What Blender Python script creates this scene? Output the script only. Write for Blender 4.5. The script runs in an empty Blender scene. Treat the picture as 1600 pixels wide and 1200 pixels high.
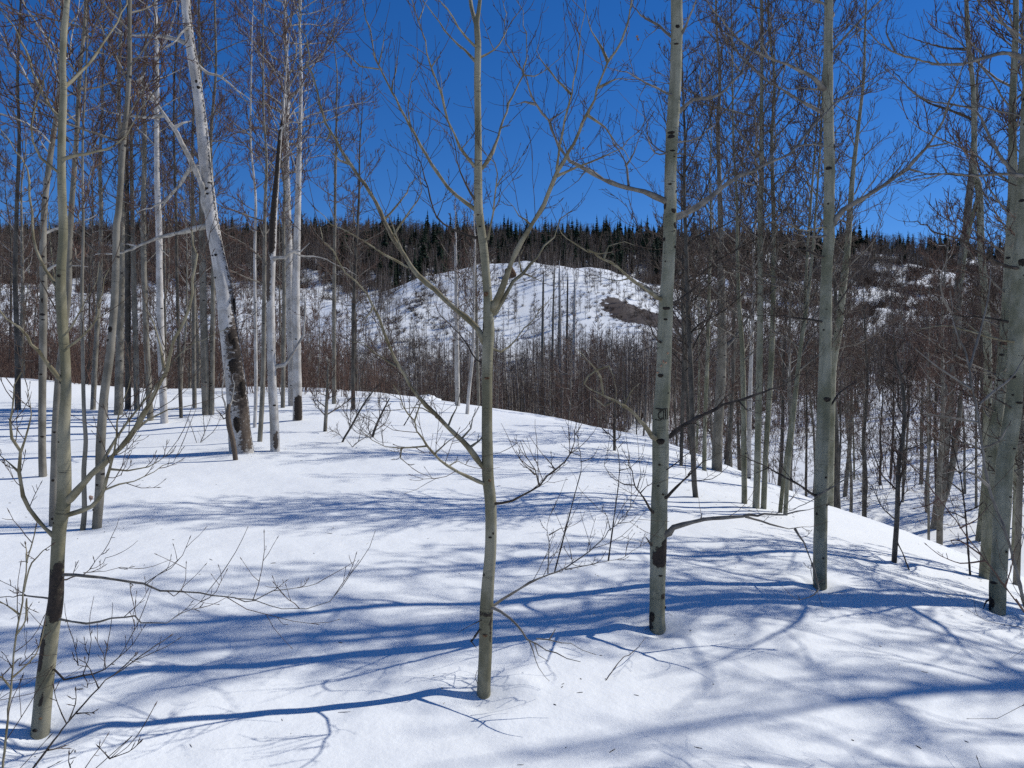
import bpy, math, random
import numpy as np
from mathutils import Vector

# ------------------------------------------------------------------ camera, sky, sun
EYE = 1.62
F = 1209.0                      # focal length in pixels of a 1600 px wide picture
SUN_AZ, SUN_EL = 68.0, 46.0     # degrees, azimuth from the view direction towards the right
scene = bpy.context.scene
cam_d = bpy.data.cameras.new('camera')
cam_d.sensor_width = 36.0
cam_d.lens = 36.0 * F / 1600.0
cam_d.clip_end = 6000.0
cam_d.clip_start = 0.05
cam = bpy.data.objects.new('camera', cam_d)
scene.collection.objects.link(cam)
cam.location = (0, 0, EYE)
cam.rotation_euler = (math.radians(90), 0, 0)
scene.camera = cam

world = bpy.data.worlds.new('World')
scene.world = world
world.use_nodes = True
wn, wl = world.node_tree.nodes, world.node_tree.links
bg = wn['Background']
sky = wn.new('ShaderNodeTexSky')
sky.sky_type = 'NISHITA'
sky.sun_disc = False
sky.sun_elevation = math.radians(SUN_EL)
sky.sun_rotation = math.radians(SUN_AZ)
sky.altitude = 2000
sky.air_density = 1.0
sky.dust_density = 0.0
sky.ozone_density = 6.0
hs = wn.new('ShaderNodeHueSaturation')
hs.inputs['Saturation'].default_value = 1.25
hs.inputs['Hue'].default_value = 0.509
wl.new(sky.outputs[0], hs.inputs['Color'])
wl.new(hs.outputs[0], bg.inputs['Color'])
bg.inputs['Strength'].default_value = 0.107

sun_d = bpy.data.lights.new('sun', 'SUN')
sun_d.energy = 3.85
sun_d.angle = math.radians(0.53)
sun_d.color = (1.0, 0.98, 0.945)
sun = bpy.data.objects.new('sun', sun_d)
scene.collection.objects.link(sun)
_a, _e = math.radians(SUN_AZ), math.radians(SUN_EL)
to_sun = Vector((math.sin(_a) * math.cos(_e), math.cos(_a) * math.cos(_e), math.sin(_e)))
sun.rotation_euler = to_sun.to_track_quat('Z', 'Y').to_euler()
sun.location = to_sun * 50

vs = scene.view_settings
vs.view_transform = 'Standard'
vs.look = 'None'
vs.exposure = 0.0
vs.gamma = 1.0
vs.use_curve_mapping = False
scene.cycles.max_bounces = 4
scene.cycles.diffuse_bounces = 3
scene.cycles.glossy_bounces = 1
scene.cycles.use_denoising = False

# ------------------------------------------------------------------ helpers
rng = np.random.default_rng(20240317)
random.seed(7)
COL = scene.collection
UP = np.array([0.0, 0.0, 1.0])

def nrm(v):
    return v / (np.linalg.norm(v, axis=-1, keepdims=True) + 1e-12)

_waves = {}
def noise2(x, y, scale, seed, n=9):
    """smooth value noise out of a few sines, about -1..1"""
    key = (scale, seed, n)
    if key not in _waves:
        r = np.random.default_rng(seed)
        a = r.uniform(0, 2 * np.pi, n)
        k = 2 * np.pi / scale * r.uniform(0.6, 1.5, n)
        _waves[key] = (np.cos(a) * k, np.sin(a) * k, r.uniform(0, 6.28, n))
    kx, ky, ph = _waves[key]
    out = 0
    for i in range(n):
        out = out + np.sin(kx[i] * x + ky[i] * y + ph[i])
    return out / math.sqrt(n) * 0.9

def sstep(a, b, x):
    t = np.clip((x - a) / (b - a), 0, 1)
    return t * t * (3 - 2 * t)

def softplus(x, k):
    return k * np.logaddexp(0, x / k)

def make_mesh(name, verts, faces, mats, smooth=True, uv=None, attrs=None, midx=None):
    """verts (n,3); faces (m,k) with one k, or a list of such arrays"""
    if isinstance(faces, np.ndarray):
        faces = [faces]
    faces = [f for f in faces if len(f)]
    me = bpy.data.meshes.new(name)
    me.vertices.add(len(verts))
    me.vertices.foreach_set('co', np.asarray(verts, np.float32).ravel())
    loops = np.concatenate([f.ravel() for f in faces]).astype(np.int32)
    tot = np.concatenate([np.full(len(f), f.shape[1], np.int32) for f in faces])
    start = np.concatenate([[0], np.cumsum(tot)[:-1]]).astype(np.int32)
    me.loops.add(len(loops))
    me.loops.foreach_set('vertex_index', loops)
    me.polygons.add(len(tot))
    me.polygons.foreach_set('loop_start', start)
    me.polygons.foreach_set('loop_total', tot)
    if smooth:
        me.polygons.foreach_set('use_smooth', np.ones(len(tot), bool))
    for m in mats:
        me.materials.append(m)
    if midx is not None:
        me.polygons.foreach_set('material_index', np.asarray(midx, np.int32))
    if uv is not None:
        l = me.uv_layers.new(name='UVMap')
        l.data.foreach_set('uv', np.asarray(uv, np.float32).ravel())
    for k, a in (attrs or {}).items():
        at = me.attributes.new(k, 'FLOAT', 'POINT')
        at.data.foreach_set('value', np.asarray(a, np.float32))
    me.update(calc_edges=True)
    me.validate()
    return me

def link(name, data, parent=None, loc=None):
    o = bpy.data.objects.new(name, data)
    COL.objects.link(o)
    if parent is not None:
        o.parent = parent
    if loc is not None:
        o.location = loc
    return o

def tag(o, label=None, cat=None, group=None, kind=None):
    if label: o['label'] = label
    if cat: o['category'] = cat
    if group: o['group'] = group
    if kind: o['kind'] = kind
    return o

# ------------------------------------------------------------------ terrain
AX = np.array([-50, 0, 3, 6, 10, 15, 20, 25, 30, 34, 60.0])
AZ = np.array([0.0, 0, 0.02, .10, .20, .40, .74, 1.06, 1.36, 1.46, 1.5])
XE_Y = np.array([-60, 12, 16, 20, 25, 30, 34, 40.0])
XE_X = np.array([7.6, 7.6, 6.5, 4.9, 2.7, -1.2, -8, -30.0])
RP_P = np.array([-3000, -500, 0, 400, 700, 1000, 1200, 1400, 1600, 2200, 4000.0])
RP_Z = np.array([350, 372, 372, 366, 371, 376, 378, 392, 408, 400, 380.0])

PITS = []     # (x, y, radius, depth): hollows round the near trunks
def ground_z(x, y):
    x = np.asarray(x, float); y = np.asarray(y, float)
    A = np.interp(y, AX, AZ)
    xp = np.clip(x, 0, 7.0)
    B = -0.0165 * xp * xp - 0.23 * np.clip(x - 7.0, 0, None) + 0.085 * softplus(-x - 0.4, 0.5) * np.exp(-np.clip(-x, 0, None) / 6.5)
    xe = np.interp(y, XE_Y, XE_X)
    s = (x - xe) * np.where(y > 25, 0.75, 1.0)
    drop = 0.41 * softplus(s, 2.3)
    back = 0.40 * softplus(y - 33 + 0.02 * x, 1.2)
    bump = 0.75 * np.exp(-((x + 16.5) / 4.0) ** 2 - ((y - 22) / 6.0) ** 2)
    P = A + B - drop - back + bump
    # the valley, the gully's far side and the hill across
    R = 2.2 * sstep(0, 15, x) + 0.15 * softplus(x - 16, 3)
    R = R * (1 - sstep(90, 210, y))
    Fv = np.interp(y, [-60, 20, 45, 110, 140], [-4.5, -5, -5, -5.5, -4.5]) + R
    yy = np.clip(y, 120, 420)
    px = 800 + F * x / np.maximum(y, 60)
    zr = (600 - np.interp(px, RP_P, RP_Z)) / F * 420 + EYE
    t = np.clip((yy - 130) / 290, 0, 1)
    H = (zr + 4.5) * t ** 1.12
    kn = 15.5 * np.exp(-(np.abs(x - 8) / np.where(x < 8, 54, 46)) ** 2.8 - ((y - 232) / np.where(y < 232, 46, 24)) ** 2)
    H = H + kn + sstep(150, 220, y) * (1.5 * noise2(x, y, 70, 3) + 0.6 * noise2(x, y, 26, 4) + .22 * noise2(x, y, 9, 5))
    H = H * np.where(y > 420, np.exp(-(y - 420) / 260), 1)
    L = 0.12 * softplus(-x - 45, 10) * (1 - sstep(100, 220, y))
    Ft = Fv + H + L
    k = 0.8
    z = k * np.logaddexp(P / k, Ft / k)
    r = np.hypot(x, y)
    near = np.exp(-r / 60)
    z = z + near * (0.018 * noise2(x, y, 2.6, 11) + 0.006 * noise2(x, y, 0.9, 12) + 0.003 * noise2(x, y, 0.33, 13)
                    + 0.09 * noise2(x, y, 9, 14) * sstep(8, 16, r))
    for (qx, qy, qr, qd) in PITS:
        d2 = ((x - qx) ** 2 + (y - qy) ** 2) / (qr * qr)
        z = z - qd * np.exp(-d2) + 0.22 * qd * np.exp(-((np.sqrt(d2) - 1.9) / 0.6) ** 2) * (1 + .5 * np.sin(3 * np.arctan2(y - qy, x - qx) + qx * 5))
    return z

def hit(px, py):
    """where the line of sight through a picture point meets the ground"""
    ys = np.concatenate([np.linspace(1.2, 60, 3000), np.linspace(60, 420, 1500)])
    z = ground_z((px - 800) / F * ys, ys)
    ray = EYE + (600 - py) / F * ys
    i = int(np.argmax(z >= ray))
    return ys[i] if z[i] >= ray[i] else None

# ------------------------------------------------------------------ materials
def mat(name, rough=0.8, spec=0.2):
    m = bpy.data.materials.new(name)
    m.use_nodes = True
    b = m.node_tree.nodes['Principled BSDF']
    b.inputs['Roughness'].default_value = rough
    b.inputs['Specular IOR Level'].default_value = spec
    return m, m.node_tree.nodes, m.node_tree.links, b

def node(ns, t, **kw):
    n = ns.new(t)
    for k, v in kw.items():
        if hasattr(n, k):
            setattr(n, k, v)
        else:
            n.inputs[k.replace('_', ' ')].default_value = v
    return n

def math_n(ns, ls, op, a, b=None):
    n = ns.new('ShaderNodeMath'); n.operation = op; n.use_clamp = False
    for i, v in enumerate((a, b)):
        if v is None: continue
        if isinstance(v, (int, float)): n.inputs[i].default_value = v
        else: ls.new(v, n.inputs[i])
    return n.outputs[0]

def mix_c(ns, ls, fac, a, b):
    n = ns.new('ShaderNodeMix'); n.data_type = 'RGBA'
    if isinstance(fac, (int, float)): n.inputs[0].default_value = fac
    else: ls.new(fac, n.inputs[0])
    for i, v in ((6, a), (7, b)):
        if isinstance(v, tuple): n.inputs[i].default_value = (*v, 1)
        else: ls.new(v, n.inputs[i])
    return n.outputs[2]

def ramp01(ns, ls, v, lo, hi):
    n = ns.new('ShaderNodeMapRange'); n.interpolation_type = 'SMOOTHSTEP'
    ls.new(v, n.inputs[0]); n.inputs[1].default_value = lo; n.inputs[2].default_value = hi
    return n.outputs[0]

def snow_material():
    m, ns, ls, b = mat('snow', 0.55, 0.25)
    geo = ns.new('ShaderNodeNewGeometry')
    pos = geo.outputs['Position']
    def nz(scale, detail=3, rough=0.55):
        n = node(ns, 'ShaderNodeTexNoise'); n.inputs['Scale'].default_value = scale
        n.inputs['Detail'].default_value = detail; n.inputs['Roughness'].default_value = rough
        ls.new(pos, n.inputs['Vector']); return n.outputs['Fac']
    big, mid, fine = nz(0.35), nz(9, 4), nz(160, 2)
    c = mix_c(ns, ls, ramp01(ns, ls, big, .35, .65), (0.80, 0.815, 0.79), (0.84, 0.85, 0.82))
    c = mix_c(ns, ls, ramp01(ns, ls, fine, .2, .8), c, (0.855, 0.865, 0.835))
    soil = ns.new('ShaderNodeAttribute'); soil.attribute_name = 'soil'
    sn = nz(0.7, 6, 0.7)
    sf = ramp01(ns, ls, math_n(ns, ls, 'ADD', soil.outputs['Fac'], math_n(ns, ls, 'MULTIPLY', math_n(ns, ls, 'SUBTRACT', sn, 0.5), 3.0)), .6, .72)
    dirt = mix_c(ns, ls, nz(2.0, 5), (0.025, 0.017, 0.012), (0.085, 0.06, 0.043))
    c = mix_c(ns, ls, sf, c, dirt)
    ls.new(c, b.inputs['Base Color'])
    h = math_n(ns, ls, 'ADD', math_n(ns, ls, 'MULTIPLY', mid, 0.012), math_n(ns, ls, 'MULTIPLY', nz(42, 3), 0.0026))
    h = math_n(ns, ls, 'ADD', h, math_n(ns, ls, 'MULTIPLY', fine, 0.0010))
    bp = ns.new('ShaderNodeBump'); bp.inputs['Strength'].default_value = 0.75; bp.inputs['Distance'].default_value = 1.0
    ls.new(h, bp.inputs['Height']); ls.new(bp.outputs[0], b.inputs['Normal'])
    return m

def bark_material(name, c1, c2, dark=(0.022, 0.018, 0.015), rot=(0.085, 0.05, 0.031), knots=0.5, dash=0.5, seed=0.0):
    m, ns, ls, b = mat(name, 0.72, 0.22)
    uv = ns.new('ShaderNodeUVMap'); uv.uv_map = 'UVMap'
    inf = ns.new('ShaderNodeObjectInfo')
    off = ns.new('ShaderNodeVectorMath'); off.operation = 'ADD'
    cmb = ns.new('ShaderNodeCombineXYZ')
    ls.new(math_n(ns, ls, 'MULTIPLY', inf.outputs['Random'], 37.0), cmb.inputs[1])
    cmb.inputs[2].default_value = seed
    ls.new(uv.outputs[0], off.inputs[0]); ls.new(cmb.outputs[0], off.inputs[1])
    def mapped(sx, sy):
        v = ns.new('ShaderNodeVectorMath'); v.operation = 'MULTIPLY'
        ls.new(off.outputs[0], v.inputs[0]); v.inputs[1].default_value = (sx, sy, 1)
        return v.outputs[0]
    def nz(vec, detail=3, rough=.55, scale=1.0):
        n = ns.new('ShaderNodeTexNoise'); n.inputs['Scale'].default_value = scale
        n.inputs['Detail'].default_value = detail; n.inputs['Roughness'].default_value = rough
        ls.new(vec, n.inputs['Vector']); return n.outputs['Fac']
    tone = nz(mapped(7, 3), 5, .62)
    c = mix_c(ns, ls, ramp01(ns, ls, tone, .36, .64), c1, c2)
    # greenish and grey streaks along the stem, fine grain
    streak = nz(mapped(38, 2.2), 4, .6)
    c = mix_c(ns, ls, math_n(ns, ls, 'MULTIPLY', ramp01(ns, ls, streak, .45, .75), .45), c, tuple(v * .55 for v in c1))
    grain = nz(mapped(120, 160), 2)
    c = mix_c(ns, ls, math_n(ns, ls, 'MULTIPLY', ramp01(ns, ls, grain, .5, .8), .35), c, tuple(v * .5 for v in c2))
    # lenticels: short dark dashes round the stem
    d1 = nz(mapped(26, 150), 2, .5)
    dm = ramp01(ns, ls, d1, .76 - .1 * dash, .80 - .1 * dash)
    gate = ramp01(ns, ls, nz(mapped(5, 4), 2), .42, .6)
    dm = math_n(ns, ls, 'MULTIPLY', dm, gate)
    # thin rings
    rg = nz(mapped(3, 60), 3, .5)
    rm = ramp01(ns, ls, math_n(ns, ls, 'ABSOLUTE', math_n(ns, ls, 'SUBTRACT', rg, .5)), .012, .0)
    rm = math_n(ns, ls, 'MULTIPLY', rm, ramp01(ns, ls, nz(mapped(6, 9), 2), .55, .62))
    # eye-shaped knots
    vo = ns.new('ShaderNodeTexVoronoi'); vo.inputs['Scale'].default_value = 1.0
    ls.new(mapped(10, 15), vo.inputs['Vector'])
    sep = ns.new('ShaderNodeSeparateColor'); ls.new(vo.outputs['Color'], sep.inputs[0])
    kd = math_n(ns, ls, 'ADD', vo.outputs['Distance'], math_n(ns, ls, 'MULTIPLY', nz(mapped(60, 60), 2), .12))
    km = ramp01(ns, ls, kd, .33, .26)
    km = math_n(ns, ls, 'MULTIPLY', km, ramp01(ns, ls, sep.outputs[0], 1 - .16 * knots, 1.001 - .16 * knots))
    scar = ns.new('ShaderNodeAttribute'); scar.attribute_name = 'scar'
    rots = ns.new('ShaderNodeAttribute'); rots.attribute_name = 'rot'
    rough_n = nz(mapped(34, 26), 5, .68)
    def edge(a):
        return ramp01(ns, ls, math_n(ns, ls, 'ADD', a, math_n(ns, ls, 'MULTIPLY', math_n(ns, ls, 'SUBTRACT', rough_n, .5), 2.2)), .42, .64)
    sm, rtm = edge(scar.outputs['Fac']), edge(rots.outputs['Fac'])
    allm = math_n(ns, ls, 'MAXIMUM', math_n(ns, ls, 'MAXIMUM', dm, km), math_n(ns, ls, 'MULTIPLY', rm, .6))
    c = mix_c(ns, ls, allm, c, dark)
    wood = mix_c(ns, ls, nz(mapped(70, 9), 4, .7), tuple(v * .25 for v in rot), (0.20, 0.155, 0.115))
    c = mix_c(ns, ls, rtm, c, wood)
    char = mix_c(ns, ls, nz(mapped(55, 40), 5, .7), (0.008, 0.007, 0.006), (0.075, 0.055, 0.04))
    c = mix_c(ns, ls, sm, c, char)
    ls.new(c, b.inputs['Base Color'])
    h = math_n(ns, ls, 'ADD', math_n(ns, ls, 'MULTIPLY', tone, .004), math_n(ns, ls, 'MULTIPLY', allm, .002))
    h = math_n(ns, ls, 'ADD', h, math_n(ns, ls, 'MULTIPLY', grain, .0008))
    h = math_n(ns, ls, 'ADD', h, math_n(ns, ls, 'MULTIPLY', math_n(ns, ls, 'MAXIMUM', sm, rtm), math_n(ns, ls, 'MULTIPLY', rough_n, .014)))
    bp = ns.new('ShaderNodeBump'); bp.inputs['Strength'].default_value = 0.8; bp.inputs['Distance'].default_value = 1.0
    ls.new(h, bp.inputs['Height']); ls.new(bp.outputs[0], b.inputs['Normal'])
    return m

def simple_material(name, c1, c2, scale=6.0, rough=.8, spec=.15, per_object=0.0):
    m, ns, ls, b = mat(name, rough, spec)
    tc = ns.new('ShaderNodeTexCoord')
    n = ns.new('ShaderNodeTexNoise'); n.inputs['Scale'].default_value = scale; n.inputs['Detail'].default_value = 3
    ls.new(tc.outputs['Object'], n.inputs['Vector'])
    c = mix_c(ns, ls, ramp01(ns, ls, n.outputs['Fac'], .32, .68), c1, c2)
    if per_object:
        inf = ns.new('ShaderNodeObjectInfo')
        hv = ns.new('ShaderNodeHueSaturation')
        ls.new(c, hv.inputs['Color'])
        ls.new(math_n(ns, ls, 'ADD', math_n(ns, ls, 'MULTIPLY', inf.outputs['Random'], per_object), 1 - per_object / 2), hv.inputs['Value'])
        c = hv.outputs[0]
    ls.new(c, b.inputs['Base Color'])
    return m

M = {}
M['snow'] = snow_material()
M['bark_grey'] = bark_material('bark_grey_green', (0.165, 0.16, 0.098), (0.315, 0.30, 0.215), knots=.8, dash=.6, seed=1.3)
M['bark_olive'] = bark_material('bark_olive', (0.16, 0.145, 0.085), (0.33, 0.30, 0.205), knots=.4, dash=.4, seed=4.1)
M['bark_white'] = bark_material('bark_white', (0.37, 0.34, 0.295), (0.60, 0.565, 0.51), knots=.85, dash=.6, seed=7.7)
M['bark_pale'] = bark_material('bark_pale', (0.145, 0.13, 0.098), (0.26, 0.235, 0.185), knots=.75, dash=.6, seed=2.9)
M['bark_dark'] = bark_material('bark_dark', (0.055, 0.048, 0.038), (0.13, 0.115, 0.09), knots=.5, dash=.5, seed=9.2)
M['limb_olive'] = simple_material('limb_olive', (0.15, 0.125, 0.07), (0.29, 0.255, 0.17), 14)
M['limb_grey'] = simple_material('limb_grey', (0.125, 0.11, 0.088), (0.25, 0.225, 0.185), 12)
M['limb_white'] = simple_material('limb_white', (0.26, 0.24, 0.205), (0.46, 0.43, 0.38), 9)
M['limb_dark'] = simple_material('limb_dark', (0.035, 0.028, 0.022), (0.09, 0.072, 0.055), 14)
M['twig'] = simple_material('twig_brown', (0.055, 0.038, 0.028), (0.115, 0.08, 0.058), 9)
M['twig_red'] = simple_material('twig_reddish', (0.075, 0.045, 0.034), (0.16, 0.10, 0.075), 7)
M['twig_grey'] = simple_material('twig_grey_brown', (0.075, 0.055, 0.042), (0.15, 0.115, 0.09), 7)
M['knot'] = simple_material('knot_black', (0.012, 0.010, 0.008), (0.05, 0.038, 0.028), 60)
M['knot_brown'] = simple_material('knot_brown', (0.07, 0.04, 0.02), (0.19, 0.11, 0.06), 80)
M['dead_leaf'] = simple_material('dead_leaf', (0.20, 0.12, 0.08), (0.36, 0.25, 0.19), 40)
M['peel'] = simple_material('peeling_bark', (0.42, 0.19, 0.09), (0.62, 0.42, 0.30), 60)
M['needles'] = simple_material('spruce_needles', (0.010, 0.019, 0.011), (0.026, 0.042, 0.022), .8, .75, .1, per_object=.5)
M['spruce_bark'] = simple_material('spruce_bark', (0.05, 0.04, 0.032), (0.11, 0.09, 0.075), 8)
M['wood_mass'] = simple_material('far_aspen_bark', (0.19, 0.165, 0.14), (0.36, 0.32, 0.275), .05)
M['wood_twig'] = simple_material('far_aspen_twigs', (0.07, 0.052, 0.041), (0.145, 0.112, 0.09), .03)
M['valley_bark'] = simple_material('valley_aspen_bark', (0.24, 0.21, 0.175), (0.42, 0.375, 0.32), .05)
M['brush_mass'] = simple_material('far_brush_twigs', (0.045, 0.028, 0.019), (0.10, 0.066, 0.046), .06)

# ------------------------------------------------------------------ mesh builders for stems and twigs
class Tubes:
    """collects polylines; every batch of equal length is turned into tubes at once"""
    def __init__(self):
        self.b = {}
    def add(self, pts, radii, sides=3):
        self.b.setdefault((len(pts), sides), []).append((pts, radii))
    def arrays(self):
        V, Q, UVS, off = [], [], [], 0
        for (n, s), lst in self.b.items():
            P = np.array([p for p, _ in lst], float)              # T,n,3
            R = np.array([np.broadcast_to(r, (n,)) for _, r in lst], float)
            T = len(lst)
            tan = np.empty_like(P)
            tan[:, 1:-1] = P[:, 2:] - P[:, :-2]
            tan[:, 0] = P[:, 1] - P[:, 0]
            tan[:, -1] = P[:, -1] - P[:, -2]
            tan = nrm(tan)
            mean = nrm(P[:, -1] - P[:, 0])
            ref = np.where(np.abs(mean[:, 2:3]) > .8, np.array([[0, 1.0, 0]]), np.array([[0, 0, 1.0]]))
            u = nrm(np.cross(tan, ref[:, None, :]))
            v = np.cross(tan, u)
            ang = np.arange(s) / s * 2 * np.pi
            ring = (u[:, :, None, :] * np.cos(ang)[None, None, :, None] + v[:, :, None, :] * np.sin(ang)[None, None, :, None])
            X = P[:, :, None, :] + ring * R[:, :, None, None]
            V.append(X.reshape(-1, 3))
            i = np.arange(n - 1)[:, None]; j = np.arange(s)[None, :]; j2 = (j + 1) % s
            q = np.stack([i * s + j, i * s + j2, (i + 1) * s + j2, (i + 1) * s + j], -1).reshape(-1, 4)
            Q.append((q[None] + (np.arange(T) * n * s)[:, None, None] + off).reshape(-1, 4))
            arc = np.concatenate([np.zeros((T, 1)), np.cumsum(np.linalg.norm(np.diff(P, axis=1), axis=2), 1)], 1)
            circ = (2 * np.pi * R.mean(1) / s)[:, None]
            ii = np.broadcast_to(i, (n - 1, s)).ravel(); jj = np.broadcast_to(j, (n - 1, s)).ravel()
            uv = np.empty((T, (n - 1) * s, 4, 2))
            for c, (a, bb) in enumerate(((0, 0), (0, 1), (1, 1), (1, 0))):
                uv[:, :, c, 1] = arc[:, ii + a]
                uv[:, :, c, 0] = (jj + bb)[None, :] * circ
            UVS.append(uv.reshape(-1, 2))
            off += T * n * s
        return np.concatenate(V), np.concatenate(Q), np.concatenate(UVS)
    def empty(self):
        return not self.b
    def mesh(self, name, m, origin=None):
        v, q, uv = self.arrays()
        if origin is not None:
            v = v - np.asarray(origin)
        return make_mesh(name, v, q, [m], uv=uv)

def grow(p, d, L, n, up, wig, r):
    """a stem of n points from p in direction d that bends upwards"""
    step = L / (n - 1)
    x, y, z = float(p[0]), float(p[1]), float(p[2])
    a, b, c = float(d[0]), float(d[1]), float(d[2])
    q = 1.0 / math.sqrt(a * a + b * b + c * c + 1e-12)
    a *= q; b *= q; c *= q
    w = r.normal(0, wig, (n - 1) * 3).tolist()
    u = up / (n - 1)
    out = [(x, y, z)]
    for k in range(n - 1):
        a += w[3 * k]; b += w[3 * k + 1]; c += w[3 * k + 2] + u
        q = 1.0 / math.sqrt(a * a + b * b + c * c + 1e-12)
        a *= q; b *= q; c *= q
        x += a * step; y += b * step; z += c * step
        out.append((x, y, z))
    return np.array(out)

def side_dir(t, r, lo, hi):
    """t turned away by lo..hi degrees round a random axis"""
    al = math.radians(lo + (hi - lo) * r.random())
    n0, n1, n2 = r.normal(0, 1, 3).tolist()
    t0, t1, t2 = float(t[0]), float(t[1]), float(t[2])
    a, b, c = t1 * n2 - t2 * n1, t2 * n0 - t0 * n2, t0 * n1 - t1 * n0
    q = math.sin(al) / math.sqrt(a * a + b * b + c * c + 1e-12); k = math.cos(al)
    return np.array((t0 * k + a * q, t1 * k + b * q, t2 * k + c * q))

def at_frac(pts, f):
    s = f * (len(pts) - 1)
    i = min(int(s), len(pts) - 2)
    w = s - i
    p, q = pts[i], pts[i + 1]
    d = q - p
    return p + d * w, d / (math.sqrt(d[0] * d[0] + d[1] * d[1] + d[2] * d[2]) + 1e-12)

def add_twigs(tb, pts, L, n1, r, rt=.0032, n2=3, lo=.12, hi=.5, f0=.12, up=.9, buds=True, droop=0.0):
    """side shoots along pts and smaller shoots on those"""
    for k in range(n1):
        f = f0 + (1 - f0) * (k + r.uniform(0, 1)) / n1
        p, t = at_frac(pts, min(f, .995))
        l1 = L * r.uniform(lo, hi) * (1.15 - .55 * f)
        d = side_dir(t, r, 28, 62) + np.array([0, 0, -droop])
        s = grow(p, d, l1, 5, up * r.uniform(.4, 1.3), .13, r)
        tb.add(s, rt * np.linspace(1, .5, 5), 3)
        if buds:
            e = s[-1]; dd = nrm(s[-1] - s[-2])
            tb.add(np.array([e - dd * .004, e + dd * .006, e + dd * .018]), np.array([rt * .5, rt * 1.05, rt * .15]), 3)
        for j in range(n2):
            g = .25 + .7 * (j + r.uniform(0, 1)) / max(n2, 1)
            p2, t2 = at_frac(s, min(g, .99))
            l2 = l1 * r.uniform(.18, .5)
            s2 = grow(p2, side_dir(t2, r, 28, 65), l2, 4, up * r.uniform(.3, 1.0), .12, r)
            tb.add(s2, rt * .68 * np.linspace(1, .55, 4), 3)
            if buds and l2 > .05:
                e = s2[-1]; dd = nrm(s2[-1] - s2[-2])
                tb.add(np.array([e - dd * .004, e + dd * .005, e + dd * .014]), np.array([rt * .4, rt * .9, rt * .12]), 3)

def smooth_line(P, step):
    """Catmull-Rom through the points, resampled at about step"""
    P = np.asarray(P, float)
    Q = np.vstack([2 * P[0] - P[1], P, 2 * P[-1] - P[-2]])
    out = []
    for i in range(1, len(Q) - 2):
        p0, p1, p2, p3 = Q[i - 1], Q[i], Q[i + 1], Q[i + 2]
        n = max(1, int(round(np.linalg.norm((p2 - p1)[:3]) / step)))
        t = (np.arange(n) / n)[:, None]
        out.append(.5 * ((2 * p1) + (p2 - p0) * t + (2 * p0 - 5 * p1 + 4 * p2 - p3) * t ** 2 + (3 * p1 - p0 - 3 * p2 + p3) * t ** 3))
    out.append(P[-1:])
    return np.vstack(out)

def trunk_arrays(line, sides, r, scars=(), rots=(), rough=.05):
    """line (n,4): centre and radius; seam on the far side; angles: 0 right, -90 towards the camera"""
    C, R = line[:, :3], line[:, 3]
    n = len(C)
    tan = nrm(np.gradient(C, axis=0))
    X = nrm(np.array([1.0, 0, 0]) - tan * tan[:, :1])
    Y = np.cross(tan, X)
    ang = np.pi / 2 + np.arange(sides + 1) / sides * 2 * np.pi
    arc = np.concatenate([[0], np.cumsum(np.linalg.norm(np.diff(C, axis=0), axis=1))])
    ph = r.uniform(0, 6.28, 8)
    A, S = np.meshgrid(ang, arc)
    rad = R[:, None] * (1 + rough * (np.sin(2 * A + S * 2.3 + ph[0]) * .5 + np.sin(3 * A - S * 4.1 + ph[1]) * .35
                        + np.sin(S * 9 + ph[2]) * .3 + np.sin(S * 23 + A + ph[3]) * .18))
    V = C[:, None] + rad[..., None] * (np.cos(A)[..., None] * X[:, None] + np.sin(A)[..., None] * Y[:, None])
    V = V[:, :-1].reshape(-1, 3)
    s = sides
    i = np.arange(n - 1)[:, None]; j = np.arange(s)[None, :]; j2 = (j + 1) % s
    q = np.stack([i * s + j, i * s + j2, (i + 1) * s + j2, (i + 1) * s + j], -1).reshape(-1, 4)
    ii = np.broadcast_to(i, (n - 1, s)).ravel(); jj = np.broadcast_to(j, (n - 1, s)).ravel()
    uv = np.empty((len(q), 4, 2)); c0 = 2 * np.pi * R.mean() / s
    for c, (a, b) in enumerate(((0, 0), (0, 1), (1, 1), (1, 0))):
        uv[:, c, 1] = arc[ii + a]; uv[:, c, 0] = (jj + b) * c0
    at = {}
    aa = np.degrees(A[:, :-1]); aa = (aa + 180) % 360 - 180
    zz = np.broadcast_to(C[:, 2:3], aa.shape)
    for key, lst in (('scar', scars), ('rot', rots)):
        val = np.zeros(aa.shape)
        for (z0, z1, a0, hw, v) in lst:
            da = np.abs((aa - a0 + 180) % 360 - 180)
            m = np.clip(1.6 * (1 - da / hw), 0, 1) if hw < 180 else np.ones(aa.shape)
            e = min(.05, abs(z1 - z0) * .3) + 1e-4
            m = m * sstep(z0 - e, z0 + e, zz) * (1 - sstep(z1 - e, z1 + e, zz))
            val = np.maximum(val, v * m)
        at[key] = val.ravel()
    return V, q, uv.reshape(-1, 2), at

# ------------------------------------------------------------------ traced trees: picture lines set at the trunk's real distance
def P2(s):
    return [tuple(float(v) for v in q.split(',')) for q in s.split()]

def to_world(px, py, y):
    return np.array([(px - 800) / F * y, y, EYE + (600 - py) / F * y])

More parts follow.
